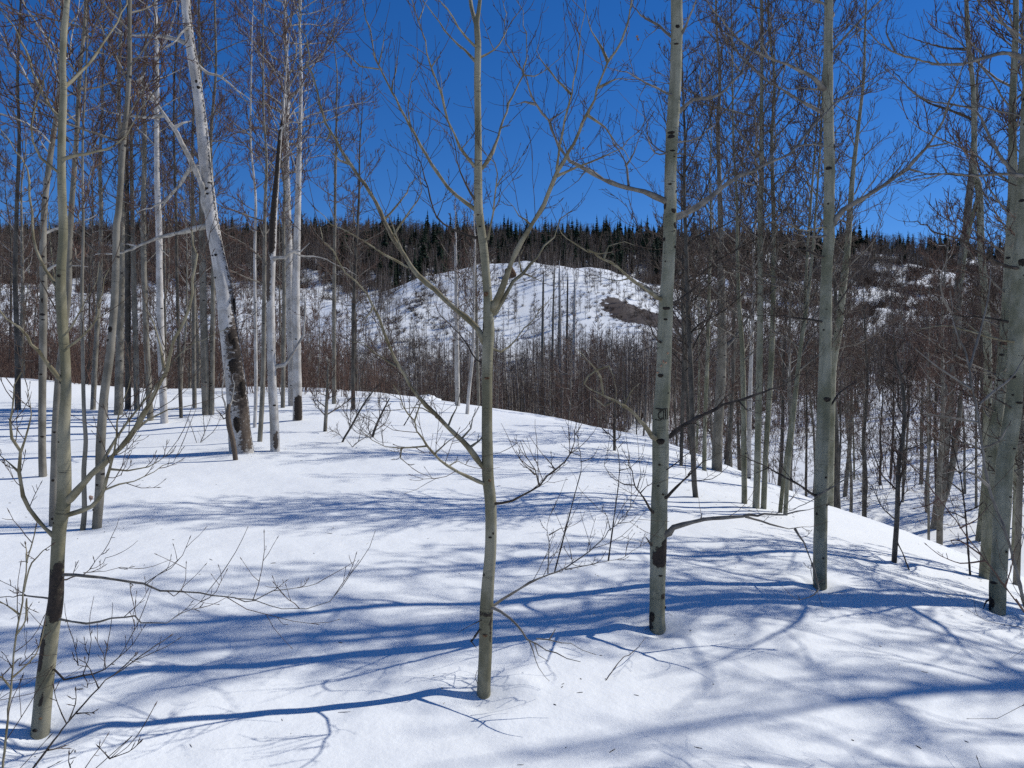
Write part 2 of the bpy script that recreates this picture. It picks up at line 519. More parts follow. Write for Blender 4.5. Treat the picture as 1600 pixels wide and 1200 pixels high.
def blob(name, m, c, ax, parent, origin, nu=10, nv=7):
    """small rounded lump; ax = three half-axis vectors"""
    th = np.linspace(0, np.pi, nv); ph = np.arange(nu) / nu * 2 * np.pi
    T, Pp = np.meshgrid(th, ph, indexing='ij')
    w = 1 + .12 * np.sin(3 * Pp + T * 4)
    X = (np.sin(T) * np.cos(Pp) * w)[..., None] * ax[0] + (np.sin(T) * np.sin(Pp) * w)[..., None] * ax[1] + np.cos(T)[..., None] * ax[2]
    V = (np.asarray(c) + X - np.asarray(origin)).reshape(-1, 3)
    i = np.arange(nv - 1)[:, None]; j = np.arange(nu)[None]
    q = np.stack([i * nu + j, (i + 1) * nu + j, (i + 1) * nu + (j + 1) % nu, i * nu + (j + 1) % nu], -1).reshape(-1, 4)
    return link(name, make_mesh(name, V, q, [m]), parent)

NPARTS = {}
def auto_crown(limbs, twigs, line, f0, n, Lmax, r, r_limb, n1=7, n2=3, el=(15, 55), rt=.004, fend=.98, up=.9):
    """limbs with shoots on the stem line (n,4) from fraction f0 upwards"""
    az = r.uniform(0, 6.28)
    for k in range(n):
        f = f0 + (fend - f0) * ((k + r.uniform(.1, .9)) / n)
        s = f * (len(line) - 1); i = min(int(s), len(line) - 2); w = s - i
        q = line[i] * (1 - w) + line[i + 1] * w
        az += 2.4 + r.uniform(-.6, .6)
        e = math.radians(r.uniform(*el))
        g = (f - f0) / max(1e-6, 1 - f0)
        L = Lmax * (1 - .72 * g) * r.uniform(.45, 1.1) * min(1, .55 + 2 * g)
        d = np.array([math.cos(az) * math.cos(e), math.sin(az) * math.cos(e), math.sin(e)])
        pts = grow(q[:3], d, L, 7, up * r.uniform(.2, 1.0), .16, r)
        rl = min(q[3] * .55, r_limb * (L / Lmax) ** .7 + .003)
        limbs.add(pts, np.linspace(rl, .0035, 7), 4)
        for j in range(n1):
            u = .18 + .82 * (j + r.uniform(0, 1)) / n1
            p, t = at_frac(pts, min(u, .99))
            l1 = L * r.uniform(.16, .5) * (1.15 - .55 * u)
            s1 = grow(p, side_dir(t, r, 25, 60), l1, 5, up * r.uniform(.3, 1.2), .16, r)
            twigs.add(s1, rt * np.linspace(1, .55, 5), 3)
            for m in range(n2):
                p2, t2 = at_frac(s1, .2 + .75 * (m + r.uniform(0, 1)) / n2)
                s2 = grow(p2, side_dir(t2, r, 25, 60), l1 * r.uniform(.25, .55), 3, up * .8, .14, r)
                twigs.add(s2, rt * .75 * np.linspace(1, .6, 3), 3)

def traced(name, label, trunk, D=None, top=None, bark='bark_grey', limb='limb_grey', twig='twig', branches=(), hero=False,
           crown=None, scars=(), rots=(), knots=(), cat='tree', group=None, seed=0, lean=0.0, twig_scale=1.0, pit=None, stub=False, extra=None, fork=()):
    r = np.random.default_rng(1000 + seed)
    T = [tuple(map(float, q.split(','))) for q in trunk.split()]       # px, py, width px : foot first
    T = sorted(T, key=lambda q: -q[1]) if not stub else T
    D = D or hit(T[0][0], T[0][1])
    if D is None:
        raise RuntimeError('no ground under ' + name)
    wp = []
    for (px, py, w) in T:
        d = D + lean * (T[0][1] - py) / F * D
        c = to_world(px, py, d)
        wp.append((*c, w / F * d / 2))
    base = np.array(wp[0][:3])
    gz = float(ground_z(base[0], base[1]))
    base_z = gz
    foot = list(wp[0]); 
    wp[0] = tuple(foot)
    low = (foot[0] - (wp[1][0] - foot[0]) * .05, foot[1], min(gz, foot[2]) - .25, foot[3] * 1.12)
    wp = [low] + wp
    if top:                                                # carry the stem on to the tree's real height
        a, b = np.array(wp[-2]), np.array(wp[-1])
        dr = nrm((b - a)[:3])
        hh = max(top - b[2], (30 if top > b[2] else 14) * b[3])
        if True:
            for k in range(1, 7):
                q = b[:3] + (dr * .6 + UP * .4) * hh * k / 6 + r.normal(0, .03 * hh / 6, 3) * [1, 1, 0]
                wp.append((*q, max(.006, b[3] * (1 - .9 * (k / 6) ** .9))))
    height = wp[-1][2] - gz
    step = .045 if hero else max(.10, height / 80)
    line = smooth_line(np.array(wp), step)
    line[:, 3] = np.maximum(line[:, 3], .004)
    sides = 16 if hero else (10 if T[0][2] > 8 else 7)
    origin = np.array([base[0], base[1], gz])
    root = link(name, None, loc=origin)
    tag(root, label, cat, group)
    zof = lambda py: EYE + (600 - py) / F * D
    sc = [(min(zof(a), zof(b)), max(zof(a), zof(b)), ang, hw, v) for (a, b, ang, hw, v) in scars]
    rt_ = [(min(zof(a), zof(b)), max(zof(a), zof(b)), ang, hw, v) for (a, b, ang, hw, v) in rots]
    if stub:
        line = np.vstack([line, [*line[-1, :3] + .01 * nrm(line[-1, :3] - line[-2, :3]), .001]])
    V, q, uv, at = trunk_arrays(line, sides, r, sc, rt_, rough=.09 if hero else .06)
    tr = link('trunk', make_mesh('trunk', V - origin, q, [M[bark]], uv=uv, attrs=at), root)
    for fk in fork:                                        # further stems of the same tree
        FT = [tuple(map(float, z.split(','))) for z in fk.split()]
        fl = smooth_line(np.array([(*to_world(a, b, D + .05 * i), c / F * D / 2) for i, (a, b, c) in enumerate(FT)]), step)
        tip = nrm(fl[-1, :3] - fl[-4, :3])
        ext = [np.array([*(fl[-1, :3] + (tip * .7 + UP * .3) * k * .35 + r.normal(0, .02, 3)), fl[-1, 3] * (1 - k * .24)]) for k in range(1, 5)]
        fl = np.vstack([fl, smooth_line(np.array([fl[-1], *ext]), step)[1:]]); fl[:, 3] = np.maximum(fl[:, 3], .004)
        V, q, uv, at = trunk_arrays(fl, sides, r)
        link('stem', make_mesh('stem', V - origin, q, [M[bark]], uv=uv, attrs=at), root)
    # where a picture point lies on the stem
    def stem_at(py):
        z = zof(py)
        i = int(np.argmin(np.abs(line[:, 2] - z)))
        return line[i]
    for br in branches:
        w0, dy = br[0], br[1]
        lm = M[br[4]] if len(br) > 4 and br[4] else M[limb]
        tb, tw = Tubes(), Tubes()
        mains = [br[2]] + list(br[3] if len(br) > 3 else [])
        made = []
        for bi, s in enumerate(mains):
            pp = P2(s)
            lat = sum(math.hypot(pp[i + 1][0] - pp[i][0], pp[i + 1][1] - pp[i][1]) for i in range(len(pp) - 1))
            if bi == 0:
                c0 = stem_at(pp[0][1] + w0 * .5)
                d0 = float(c0[1]); e = dy
                pp = [(800 + F * c0[0] / c0[1], pp[0][1] + w0 * .5)] + pp
                ww = w0
            else:
                mpx = np.concatenate([m[1] for m in made]); md = np.concatenate([m[2] for m in made])
                k = int(np.argmin(np.hypot(mpx[:, 0] - pp[0][0], mpx[:, 1] - pp[0][1])))
                d0 = md[k]; e = r.uniform(-.6, .6) * lat / F * D
                ww = w0 * .42
            cum = np.concatenate([[0], np.cumsum([math.hypot(pp[i + 1][0] - pp[i][0], pp[i + 1][1] - pp[i][1]) for i in range(len(pp) - 1)])]) / max(lat, 1e-6)
            ds = d0 + e * cum + (0.02 if hero else .05) * np.sin(cum * 7 + bi) * cum
            pts = np.array([(*to_world(px, py, d), 0) for (px, py), d in zip(pp, ds)])
            m = smooth_line(pts, .06 if hero else .12)[:, :3]
            m += r.normal(0, .007 if hero else .012, m.shape) * np.linspace(0, 1, len(m))[:, None]
            frac = np.linspace(0, 1, len(m))
            rad = ww / F * D / 2 * (1 - .86 * frac ** .75) * (1 + .35 * np.exp(-frac * 18) * (bi == 0)) 
            rad = np.maximum(rad, .0014) * (1 + .13 * r.normal(0, 1, len(m)))
            tb.add(m, rad, 7 if hero else 5)
            pix = np.column_stack([800 + F * m[:, 0] / m[:, 1], 600 - F * (m[:, 2] - EYE) / m[:, 1]])
            made.append((m, pix, m[:, 1]))
            L = lat / F * D
            if len(br) > 5 and br[5] == 0:
                continue
            dens = (br[5] if len(br) > 5 else 1.0) * twig_scale
            n1 = max(2, int(L * 12 * dens)) if hero else max(3, int(L * 5 * dens))
            add_twigs(tw, m, min(L, 1.0 if hero else 1.6), n1, r, rt=.0022 if hero else .0036, n2=3, f0=.25 if bi == 0 else .12, buds=hero)
            if br[0] > 0 and not (len(br) > 6 and br[6]):
                # the shoot at the tip
                s1 = grow(m[-1], m[-1] - m[-2], .16 + .1 * L, 5, .5, .08, r)
                tw.add(s1, np.linspace(.002, .001, 5), 3)
        bo = link('branch', tb.mesh('branch', lm, origin), root)
        if not tw.empty():
            tag(link('twigs', tw.mesh('twigs', M[twig], origin), bo), kind='stuff')
    if crown:
        lb, tw = Tubes(), Tubes()
        auto_crown(lb, tw, line, r=r, **crown)
        vl, ql, ul = lb.arrays(); vt, qt, ut = tw.arrays()
        me = make_mesh('crown', np.vstack([vl, vt]) - origin, np.vstack([ql, qt + len(vl)]), [M[limb], M[twig]], uv=np.vstack([ul, ut]),
                       midx=np.concatenate([np.zeros(len(ql)), np.ones(len(qt))]))
        tag(link('crown', me, root), kind='stuff')
    for (px, py, w, h, *more) in knots:
        c = stem_at(py)
        R = c[3]; d = float(c[1])
        cx = 800 + F * c[0] / d
        dx = (px - cx) / F * d
        dz = zof(py)
        a = max(-.97, min(.97, dx / R))
        nrmv = np.array([a, -math.sqrt(1 - a * a), 0])
        tanv = np.array([-nrmv[1], nrmv[0], 0])
        pos = np.array([c[0], c[1], dz]) + nrmv * R * .97
        blob('knot', M[more[0] if more else 'knot'], pos, (tanv * w / F * d / 2, UP * h / F * d / 2, nrmv * max(.004, R * .10)), tr, origin)
    if extra:
        extra(root, tr, line, origin, zof, D)
    return root

# near trunks stand in small hollows of the snow
_feet = [(62, 1150), (756, 1086), (1028, 982), (1281, 916), (1558, 956), (1397, 878), (1540, 903), (1588, 914)]
_p = []
for (_x, _y) in _feet:
    _d = hit(_x, _y); _p.append(((_x - 800) / F * _d, _d, .14, .055))
PITS.extend(_p)

# ------------------------------------------------------------------ the snow-covered ground
def build_ground():
    a = np.concatenate([np.arange(-180, -46, 2.0), np.arange(-46, 46, .28), np.arange(46, 180, 2.0)])
    a = np.radians(a)
    rr = np.concatenate([[0.02], np.geomspace(.5, 3.0, 60), np.geomspace(3.05, 60, 300), np.geomspace(60.8, 520, 190), np.geomspace(540, 5500, 22)])
    A, R = np.meshgrid(a, rr)
    X, Y = R * np.sin(A), R * np.cos(A)
    Z = ground_z(X, Y)
    n, s = A.shape
    i = np.arange(n - 1)[:, None]; j = np.arange(s)[None]
    j2 = (j + 1) % s
    q = np.stack([i * s + j, i * s + j2, (i + 1) * s + j2, (i + 1) * s + j], -1).reshape(-1, 4)
    q = q[:, ::-1]
    # bare earth: the cut bank on the knoll, thawed scrub slopes under the ridge
    px = 800 + F * X / np.maximum(Y, 1); py = 600 - F * (Z - EYE) / np.maximum(Y, 1)
    far = (Y > 150)
    soil = np.zeros(X.shape)
    def patch(cx, cy, rx, rz, v=1.0):
        return v * np.exp(-((X - cx) / rx) ** 2 - ((Y - cy) / rz) ** 2)
    for (sx, sy, rx_, rz_, v_) in ((968, 478, 4, 4, 1.0), (990, 489, 7, 5, 1.6), (1015, 497, 7, 4, 1.6), (1040, 500, 6, 4, 1.2)):
        sd = hit(sx, sy) or 215
        soil += patch((sx - 800) / F * sd, sd, rx_, rz_, v_)
    soil += far * sstep(300, 360, Y) * sstep(25, 70, X) * .55
    soil += far * sstep(270, 330, Y) * sstep(40, 90, -X) * .62
    me = make_mesh('ground', np.stack([X, Y, Z], -1).reshape(-1, 3), q, [M['snow']], attrs={'soil': soil.ravel()})
    return tag(link('ground', me), 'sunlit snow over the bench, gully, valley and hill', kind='structure')
build_ground()

# ------------------------------------------------------------------ the five large aspens of the foreground
def leaves_on(spots):
    def f(root, tr, line, origin, zof, D):
        r = np.random.default_rng(5)
        for (px, py, dd) in spots:
            c = to_world(px, py, D + dd)
            d = nrm(r.normal(0, 1, 3) * [1, .6, .3] + [0, 0, -.8])
            s = nrm(np.cross(d, r.normal(0, 1, 3)))
            n = np.cross(d, s)
            k = .019
            rows = []
            for t, w in ((0, .05), (.25, .42), (.55, .5), (.8, .3), (1, .04)):
                for u in (-1, 0, 1):
                    rows.append(c + d * k * t + s * w * k * u + n * (.25 * k * abs(u) * w * 2 + .3 * k * math.sin(t * 3)))
            V = np.array(rows)
            V = np.vstack([V, V + n * .0012])
            q = []
            for i in range(4):
                for j in range(2):
                    b = i * 3 + j
                    q.append((b, b + 1, b + 4, b + 3)); q.append((b + 15, b + 18, b + 19, b + 16))
            link('dead_leaf', make_mesh('dead_leaf', V - origin, np.array(q), [M['dead_leaf']]), root)
    return f

def t3_marks(root, tr, line, origin, zof, D):
    def on(px, py):
        z = zof(py); c = line[int(np.argmin(np.abs(line[:, 2] - z)))]
        dx = (px - 800) / F * D - c[0]
        a = max(-.98, min(.98, dx / c[3]))
        return np.array([c[0] + a * c[3], c[1] - math.sqrt(1 - a * a) * c[3] * 1.01, z])
    for s, w in (('1023,638 1028,638.5 1033,639 1038,638 1042,638.5', 1.8), ('1031,642 1027.5,645 1026.5,649 1028,653 1032,655', 1.7),
                 ('1034.5,641 1034.5,655', 1.5), ('1037.5,639 1038,655', 2.2), ('1041,639 1041,655', 1.9), ('1022,655 1027,656 1031,655.5', 1.4)):
        pts = np.array([on(*p) for p in P2(s)])
        pts = smooth_line(np.column_stack([pts, np.zeros(len(pts))]), .004)[:, :3]
        tb = Tubes(); rad = np.full(len(pts), w / F * D / 2); rad[0] *= .4; rad[-1] *= .4
        tb.add(pts, rad, 5)
        link('carved_mark', tb.mesh('carved_mark', M['knot'], origin), tr)
    r = np.random.default_rng(3)
    for (px, py, h) in ((1034, 563, 6), (1038, 566, 5), (1040, 552, 3), (1032, 571, 4), (1024, 581, 5)):
        c = on(px, py)
        tb = Tubes()
        d = nrm(np.array([r.normal(0, .5), -.7, -.9]))
        pts = grow(c, d, h / F * D * 1.3, 4, 1.2, .25, r)
        tb.add(pts, np.array([.004, .006, .005, .001]), 4)
        link('bark_flake', tb.mesh('bark_flake', M['peel'], origin), tr)
    leaves_on([(897, 233, .1), (902, 239, .12), (912, 230, .1), (917, 241, .15), (995, 55, .2), (999, 60, .2)])(root, tr, line, origin, zof, D)

T_CROWN = dict(f0=.5, n=26, Lmax=1.5, r_limb=.016, n1=7, n2=3, el=(20, 55), rt=.003)

traced('aspen_tree', 'olive young aspen with many ascending forks, dark scarred lower trunk, at the lower left corner',
       '62,1152,27 69,1075,25 79,992,23 87,942,22 90,883,21 93,825,21 100,783,21 100,721,20 100,667,18 103,610,16 102,567,15 97,500,15 95,433,14 99,367,13 97,300,12 96,250,11 97,200,11 99,150,10 98,100,9 100,50,9 105,0,8',
       top=6.6, bark='bark_olive', limb='limb_olive', twig='twig', hero=True, seed=1,
       crown=dict(f0=.60, n=14, Lmax=1.1, r_limb=.012, n1=6, n2=3, el=(25, 60), rt=.0026),
       scars=[(878, 972, -90, 200, .62), (882, 912, -60, 70, 1.3), (905, 950, -115, 75, 1.25), (935, 966, -50, 60, 1.3), (1000, 1048, -135, 55, 1.4), (1075, 1092, -150, 30, 1.0), (1082, 1094, -70, 25, 1.0)],
       knots=[(91, 597, 9, 6), (96, 432, 6, 5), (62, 1136, 8, 5), (70, 1118, 5, 3, 'knot_brown'), (88, 816, 5, 4), (97, 690, 4, 3)],
       branches=[
        (7, .35, '102,135 127,113 147,87 170,53 190,20 203,0 214,-22'), (6, .25, '93,183 73,160 53,113 40,80 20,40 3,7 -10,-20'),
        (6, -.25, '100,248 120,242 153,237 180,228 197,210 223,170 236,140'), (5, -.2, '88,267 63,247 50,220 48,197 60,153 73,97 80,53'),
        (7, .2, '88,447 72,423 57,390 50,350 43,267 23,237 3,203 -14,172'), (9, -.3, '92,590 70,563 50,537 27,510 0,482 -25,452'),
        (13, -.35, '110,779 142,742 175,712 213,670 240,617 260,577 273,530 293,483 303,437 305,400 300,360', ['160,722 190,670 227,623 257,585 283,550 320,530 357,513', '257,580 250,540 240,505 225,470', '213,670 232,655 262,640 290,636']),
        (8, -.2, '108,804 142,792 162,767 171,733 179,705 183,660 196,628 205,590', ['165,765 186,757 210,752 240,738 268,720 284,700', '171,733 200,736 230,730 260,710 283,690']),
        (9, -.25, '83,837 58,812 37,775 29,737 29,708 20,687 15,660 25,600 34,560', ['29,737 14,725 -5,712', '33,705 44,668 52,630 40,600']),
        (5, -.35, '102,898 137,900 179,906 225,912 250,923 292,927 333,929 367,937 400,940 442,950 483,952 512,942 535,919', ['367,935 400,938 425,925 475,917 498,910', '225,912 245,896', '203,908 208,924'], 'limb_grey', .45),
        (4, -.2, '92,967 137,975 175,967 210,962 221,973 258,971 300,952 325,925 346,896', ['300,952 318,948'], 'limb_grey', .35),
        (4, -.15, '85,1046 100,1062 129,1056 162,1046 183,1029 204,1000 217,975', ['129,1056 140,1030 142,1000 140,985', '162,1046 166,1018 170,1003', '122,1040 118,1022 113,1000'], 'limb_dark', .8),
        (4, .3, '77,935 42,931 0,933 -30,928', ['42,931 20,915 0,905'], 'limb_grey', .5),
        (3, .5, '104,905 130,895 160,880 180,862', ['130,895 165,892 190,888 208,890', '140,890 150,875 160,862'], 'limb_dark', 1.0),
        (4, .15, '97,500 80,470 62,440 60,410', [], 'limb_dark', .5), (4, -.2, '104,520 122,492 135,470 148,440 152,410'), (5, -.3, '105,543 130,524 150,500 160,460 168,420', ['150,500 170,490']),
       ], extra=leaves_on([(146, 776, -.2), (148, 780, -.2), (38, 293, 0)]))

traced('aspen_tree', 'slender upright young aspen in the middle with forked ascending branches',
       '756,1086,21 757,1050,20.5 759,1012,20 760,958,20 763,908,19 767,846,18.5 766,783,18.5 762,743,18.5 761,683,18 761,617,17.5 762,550,17.5 764,517,18 763,490,16 762,460,14 757,400,13 752,360,12.5 747,320,13 747,267,12 747,200,10.5 746,133,10 747,67,10 745,37,9 750,0,6',
       top=6.4, bark='bark_olive', limb='limb_olive', twig='twig', hero=True, seed=2,
       fork=['745,40,8 738,18,6.5 735,0,6 732,-30,5 726,-80,4'],
       crown=dict(f0=.62, n=13, Lmax=1.0, r_limb=.012, n1=6, n2=3, el=(35, 65), rt=.0026),
       scars=[(952, 960, -90, 200, .62), (962, 1003, -45, 28, .8)],
       knots=[(759, 460, 9, 8, 'knot_brown'), (754, 512, 6, 20), (761, 591, 8, 5, 'knot_brown'), (758, 990, 8, 5, 'knot_brown'), (765, 750, 5, 5, 'knot_brown'), (766, 838, 6, 3), (750, 355, 5, 3), (747, 337, 5, 2), (756, 897, 4, 5), (771, 832, 3, 4)],
       branches=[
        (7, .3, '742,327 700,293 667,243 640,197 613,143 592,103 577,47 566,0 558,-35', ['592,108 563,103 547,88 523,62 497,37 473,13', '592,100 598,80 603,55', '612,141 617,110 620,85', '642,199 638,170 640,140 650,105 652,80']),
        (6, -.35, '742,260 720,230 700,187 690,147 673,103 663,63 653,30 645,0 640,-30', ['655,30 660,15 666,-5', '700,187 690,150 686,110', '674,105 690,90', '722,232 735,215']),
        (5, .25, '742,95 717,70 693,47 667,10 655,-15'), (6, -.2, '740,70 717,43 700,17 687,0 676,-25'),
        (4, .2, '753,88 772,78 787,57 790,33 785,0', ['772,78 762,55 760,40', '787,57 795,40 808,20']),
        (6, .35, '754,263 770,237 783,200 800,150 817,117 823,67 818,30 810,0', ['783,200 792,195 800,185', '817,117 835,119 860,105 880,85']),
        (4, -.3, '742,312 720,270 707,217 701,190 690,170', [], 'limb_dark'), (5, .3, '745,372 717,363 683,340 667,293 653,243 645,213 630,190', ['683,340 695,310 712,270', '667,293 650,280'], 'limb_dark'),
        (5, -.2, '762,373 770,333 775,293 772,255 753,230', ['775,293 782,280 795,268 815,240', '770,333 785,300 800,280']),
        (11, -.3, '769,482 782,457 795,422 807,393 825,360 850,320 870,267 890,237 913,190 933,137 950,97 970,63 980,40 988,7 994,-25', ['870,265 878,207 892,147 903,90 910,47 918,0 922,-20', '950,97 940,75 925,50 915,20', '918,180 945,200 965,225 985,250', '935,137 955,128 985,122', '870,275 900,262 940,245 985,222 1010,190', '830,352 812,335 795,315', '892,147 870,125 850,100 838,70']),
        (9, .2, '773,488 785,470 802,440 817,427 840,400 850,385 863,370 877,345 892,330', ['817,427 830,433 850,440', '815,425 812,405 818,385']),
        (11, .35, '758,535 745,512 730,497 710,483 680,453 653,430 633,400 613,370 600,343 580,303 550,260 517,207 500,160 487,113 477,60 467,10 462,-20', ['600,343 630,310 650,267', '638,418 600,397 567,377 533,357 517,350 497,327', '628,393 612,350 607,330', '550,258 530,250 510,235', '613,371 640,330 655,300 660,280', '517,207 510,225']),
        (10, -.4, '752,727 733,700 700,667 667,633 640,603 620,563 600,520 583,477 557,440 527,410 507,377 500,350', ['620,573 587,553 567,537 540,530', '733,700 748,690 762,660', '700,667 712,640 715,620', '690,655 660,640 630,640', '583,477 570,500', '720,687 735,668 742,640']),
        (7, -.45, '758,756 733,746 700,729 667,697 647,660 627,633 617,600', ['667,697 627,700 583,690 560,670', '627,700 627,718 643,732', '647,660 655,635 668,610', '680,708 700,690 720,680', '700,729 715,720 730,722'], 'limb_olive', 1.3),
        (5, -.5, '771,787 800,783 842,758 867,733 892,708 900,673 907,640', ['842,758 836,735 822,715 812,690 805,690', '842,758 840,730 838,705', '867,733 855,720', '892,708 900,705', '836,742 818,725 808,712'], 'limb_dark', 1.2),
        (5, .5, '773,945 800,927 842,904 883,887 921,862 954,829 979,800 992,775', ['883,890 937,879 975,871 1008,846', '856,896 858,846 854,821 865,794', '895,882 888,850 882,832', '921,862 920,840', '954,829 948,805 935,795', '965,818 985,815 1000,825', '858,836 875,825 898,820'], 'limb_grey', 1.0),
        (6, -.4, '772,950 796,967 825,998 854,1012 906,1035', ['827,1002 842,1042 860,1066', '838,998 875,1002 929,1021', '835,1005 840,1025 855,1034', '858,1000 867,982'], 'limb_grey', .0),
        (7, -.05, '752,981 742,995 738,1000 745,1012', ['738,1000 732,1003'], 'limb_dark', 0), (2.5, -.1, '752,969 735,978 717,988', [], 'limb_dark', 0), (2, -.02, '748,1076 745,1060 746,1045', [], 'limb_dark', 0),
        (4, .3, '770,545 783,550 795,541 820,515 842,485 870,455', [], 'limb_olive', .8),
        (4, .4, '757,568 744,562 725,530 700,505 680,480', [], 'limb_dark', .6),
       ])

traced('aspen_tree', 'pale grey aspen with black eye knots and carved marks, right of the middle one',
       '1028,984,26 1027,967,25 1028,908,25 1029,846,25 1030,783,25 1032,721,25 1032,667,24 1035,620,24 1037,583,23.5 1040,483,22.5 1045,397,21 1047,333,20 1048,267,19 1051,200,18.5 1055,133,18 1057,67,17.5 1057,0,17',
       top=9.2, bark='bark_grey', limb='limb_grey', twig='twig', hero=True, seed=3, twig_scale=1.15, crown=dict(T_CROWN, f0=.45),
       scars=[(843, 864, -45, 45, 1.5), (858, 880, -80, 80, 1.35), (925, 938, -60, 30, .9), (962, 980, 178, 60, 1.4), (636, 657, -110, 60, .25)],
       knots=[(1047, 210, 12, 5), (1049, 238, 8, 3), (1052, 247, 4, 2), (1045, 290, 6, 4), (1056, 300, 4, 4), (1051, 331, 9, 8), (1041, 343, 5, 4), (1054, 353, 8, 10), (1052, 362, 4, 2), (1038, 323, 7, 13), (1037, 375, 7, 7),
              (1054, 387, 5, 5), (1038, 410, 5, 4), (1039, 483, 12, 6), (1038, 500, 7, 4), (1030, 587, 10, 6), (1042, 614, 4, 3), (1030, 689, 13, 10), (1028, 725, 4, 4), (1055, 72, 8, 3), (1057, 45, 7, 6), (1062, 156, 4, 7),
              (1017, 962, 11, 18), (1030, 897, 7, 3), (1040, 948, 5, 5), (1026, 758, 4, 3), (1034, 771, 4, 3)],
       branches=[
        (9.5, .5, '1063,337 1090,323 1120,300 1147,280 1177,267 1200,255 1220,247 1243,230 1267,200 1293,173 1333,140 1373,117', ['1120,300 1135,270 1150,240', '1200,255 1215,225 1222,190', '1147,280 1180,290 1215,300', '1243,230 1270,225 1300,232']),
        (9, -.5, '1037,313 1007,300 977,293 943,280 917,265 890,250 873,227 857,190 837,163 823,123 800,83 785,50', ['982,290 977,253 960,227 947,203 927,187 915,165', '890,250 880,220 878,200', '857,190 875,178 895,165', '943,280 920,262 905,245', '837,163 820,160 800,165', '977,260 990,240 1000,215 1008,200', '917,265 905,280 890,290']),
        (7, .3, '1063,173 1083,155 1110,153 1133,140 1157,113 1177,77 1197,47 1207,20', ['1097,150 1093,127 1100,87 1110,57 1118,30', '1133,140 1150,155 1180,160', '1157,113 1145,95 1135,70']),
        (6, -.2, '1067,50 1077,27 1087,0 1095,-25'), (5, .3, '1048,57 1030,40 1007,27 990,10 980,-10', ['1030,40 1015,55 1000,75']), (4, -.5, '1045,147 1017,133 990,118 960,110 940,100', ['990,118 985,95 980,75', '1010,131 1000,150 995,170']),
        (3, -.3, '1040,240 1023,240 1013,213 1008,190 995,175', ['1023,240 1000,262 975,268']), (4, .4, '1062,222 1085,218 1105,205 1125,185', ['1085,218 1100,222']), (3, -.4, '1063,240 1090,245 1130,250', []),
        (7, -.6, '1028,465 1007,450 983,435 967,418 943,405 917,390 887,373 870,355', ['983,435 960,440 930,430', '943,405 950,385 975,378 990,382', '917,390 935,395 960,393'], 'limb_olive', .7),
        (4, .3, '1047,477 1067,465 1093,443 1120,420 1145,400', [], 'limb_dark', .5), (4, -.5, '1028,533 1013,507 1000,490 985,480', ['1028,545 1018,542 1005,548 990,560 965,565'], 'limb_dark', .6),
        (9.5, -.55, '1020,683 1007,663 987,643 960,625 933,612 912,598', ['942,615 938,590 932,578 915,560 895,540', '912,600 918,588 932,578 950,573 960,590 965,610 962,628', '960,626 945,634 930,625 927,620', '972,637 985,615 1000,600'], 'limb_olive', .55),
        (9, .45, '1045,683 1063,668 1090,653 1120,638 1153,625 1193,613 1233,595 1267,580', ['1063,668 1085,660 1100,668 1110,650', '1120,638 1140,615', '1153,625 1165,640 1180,645'], 'limb_dark', .8),
        (5, -.4, '1019,800 1010,785 1000,771 992,758 983,725 983,700', ['992,758 975,757 955,745 945,728 946,700', '1000,771 1015,757 1030,755', '996,762 1002,740 1000,715'], 'limb_dark', .6),
        (5, -.45, '1042,777 1058,760 1075,742 1108,717 1135,705', ['1075,752 1100,750 1125,742 1143,718', '1075,742 1085,728'], 'limb_dark', .5),
        (10, -.45, '1046,832 1052,824 1067,819 1100,812 1146,809 1183,804 1225,802 1262,795', ['1096,812 1095,806', '1165,807 1190,815 1215,822 1233,824 1267,824', '1242,826 1262,858 1269,879 1266,905', '1269,879 1279,921 1262,935 1238,937'], 'limb_grey', .12),
        (6, -.02, '1018,851 1011,842 1009,838', [], 'limb_dark', 0, 1), (3, -.3, '1040,735 1060,720 1085,700 1098,680', [], 'limb_dark', .8),
       ], extra=t3_marks)

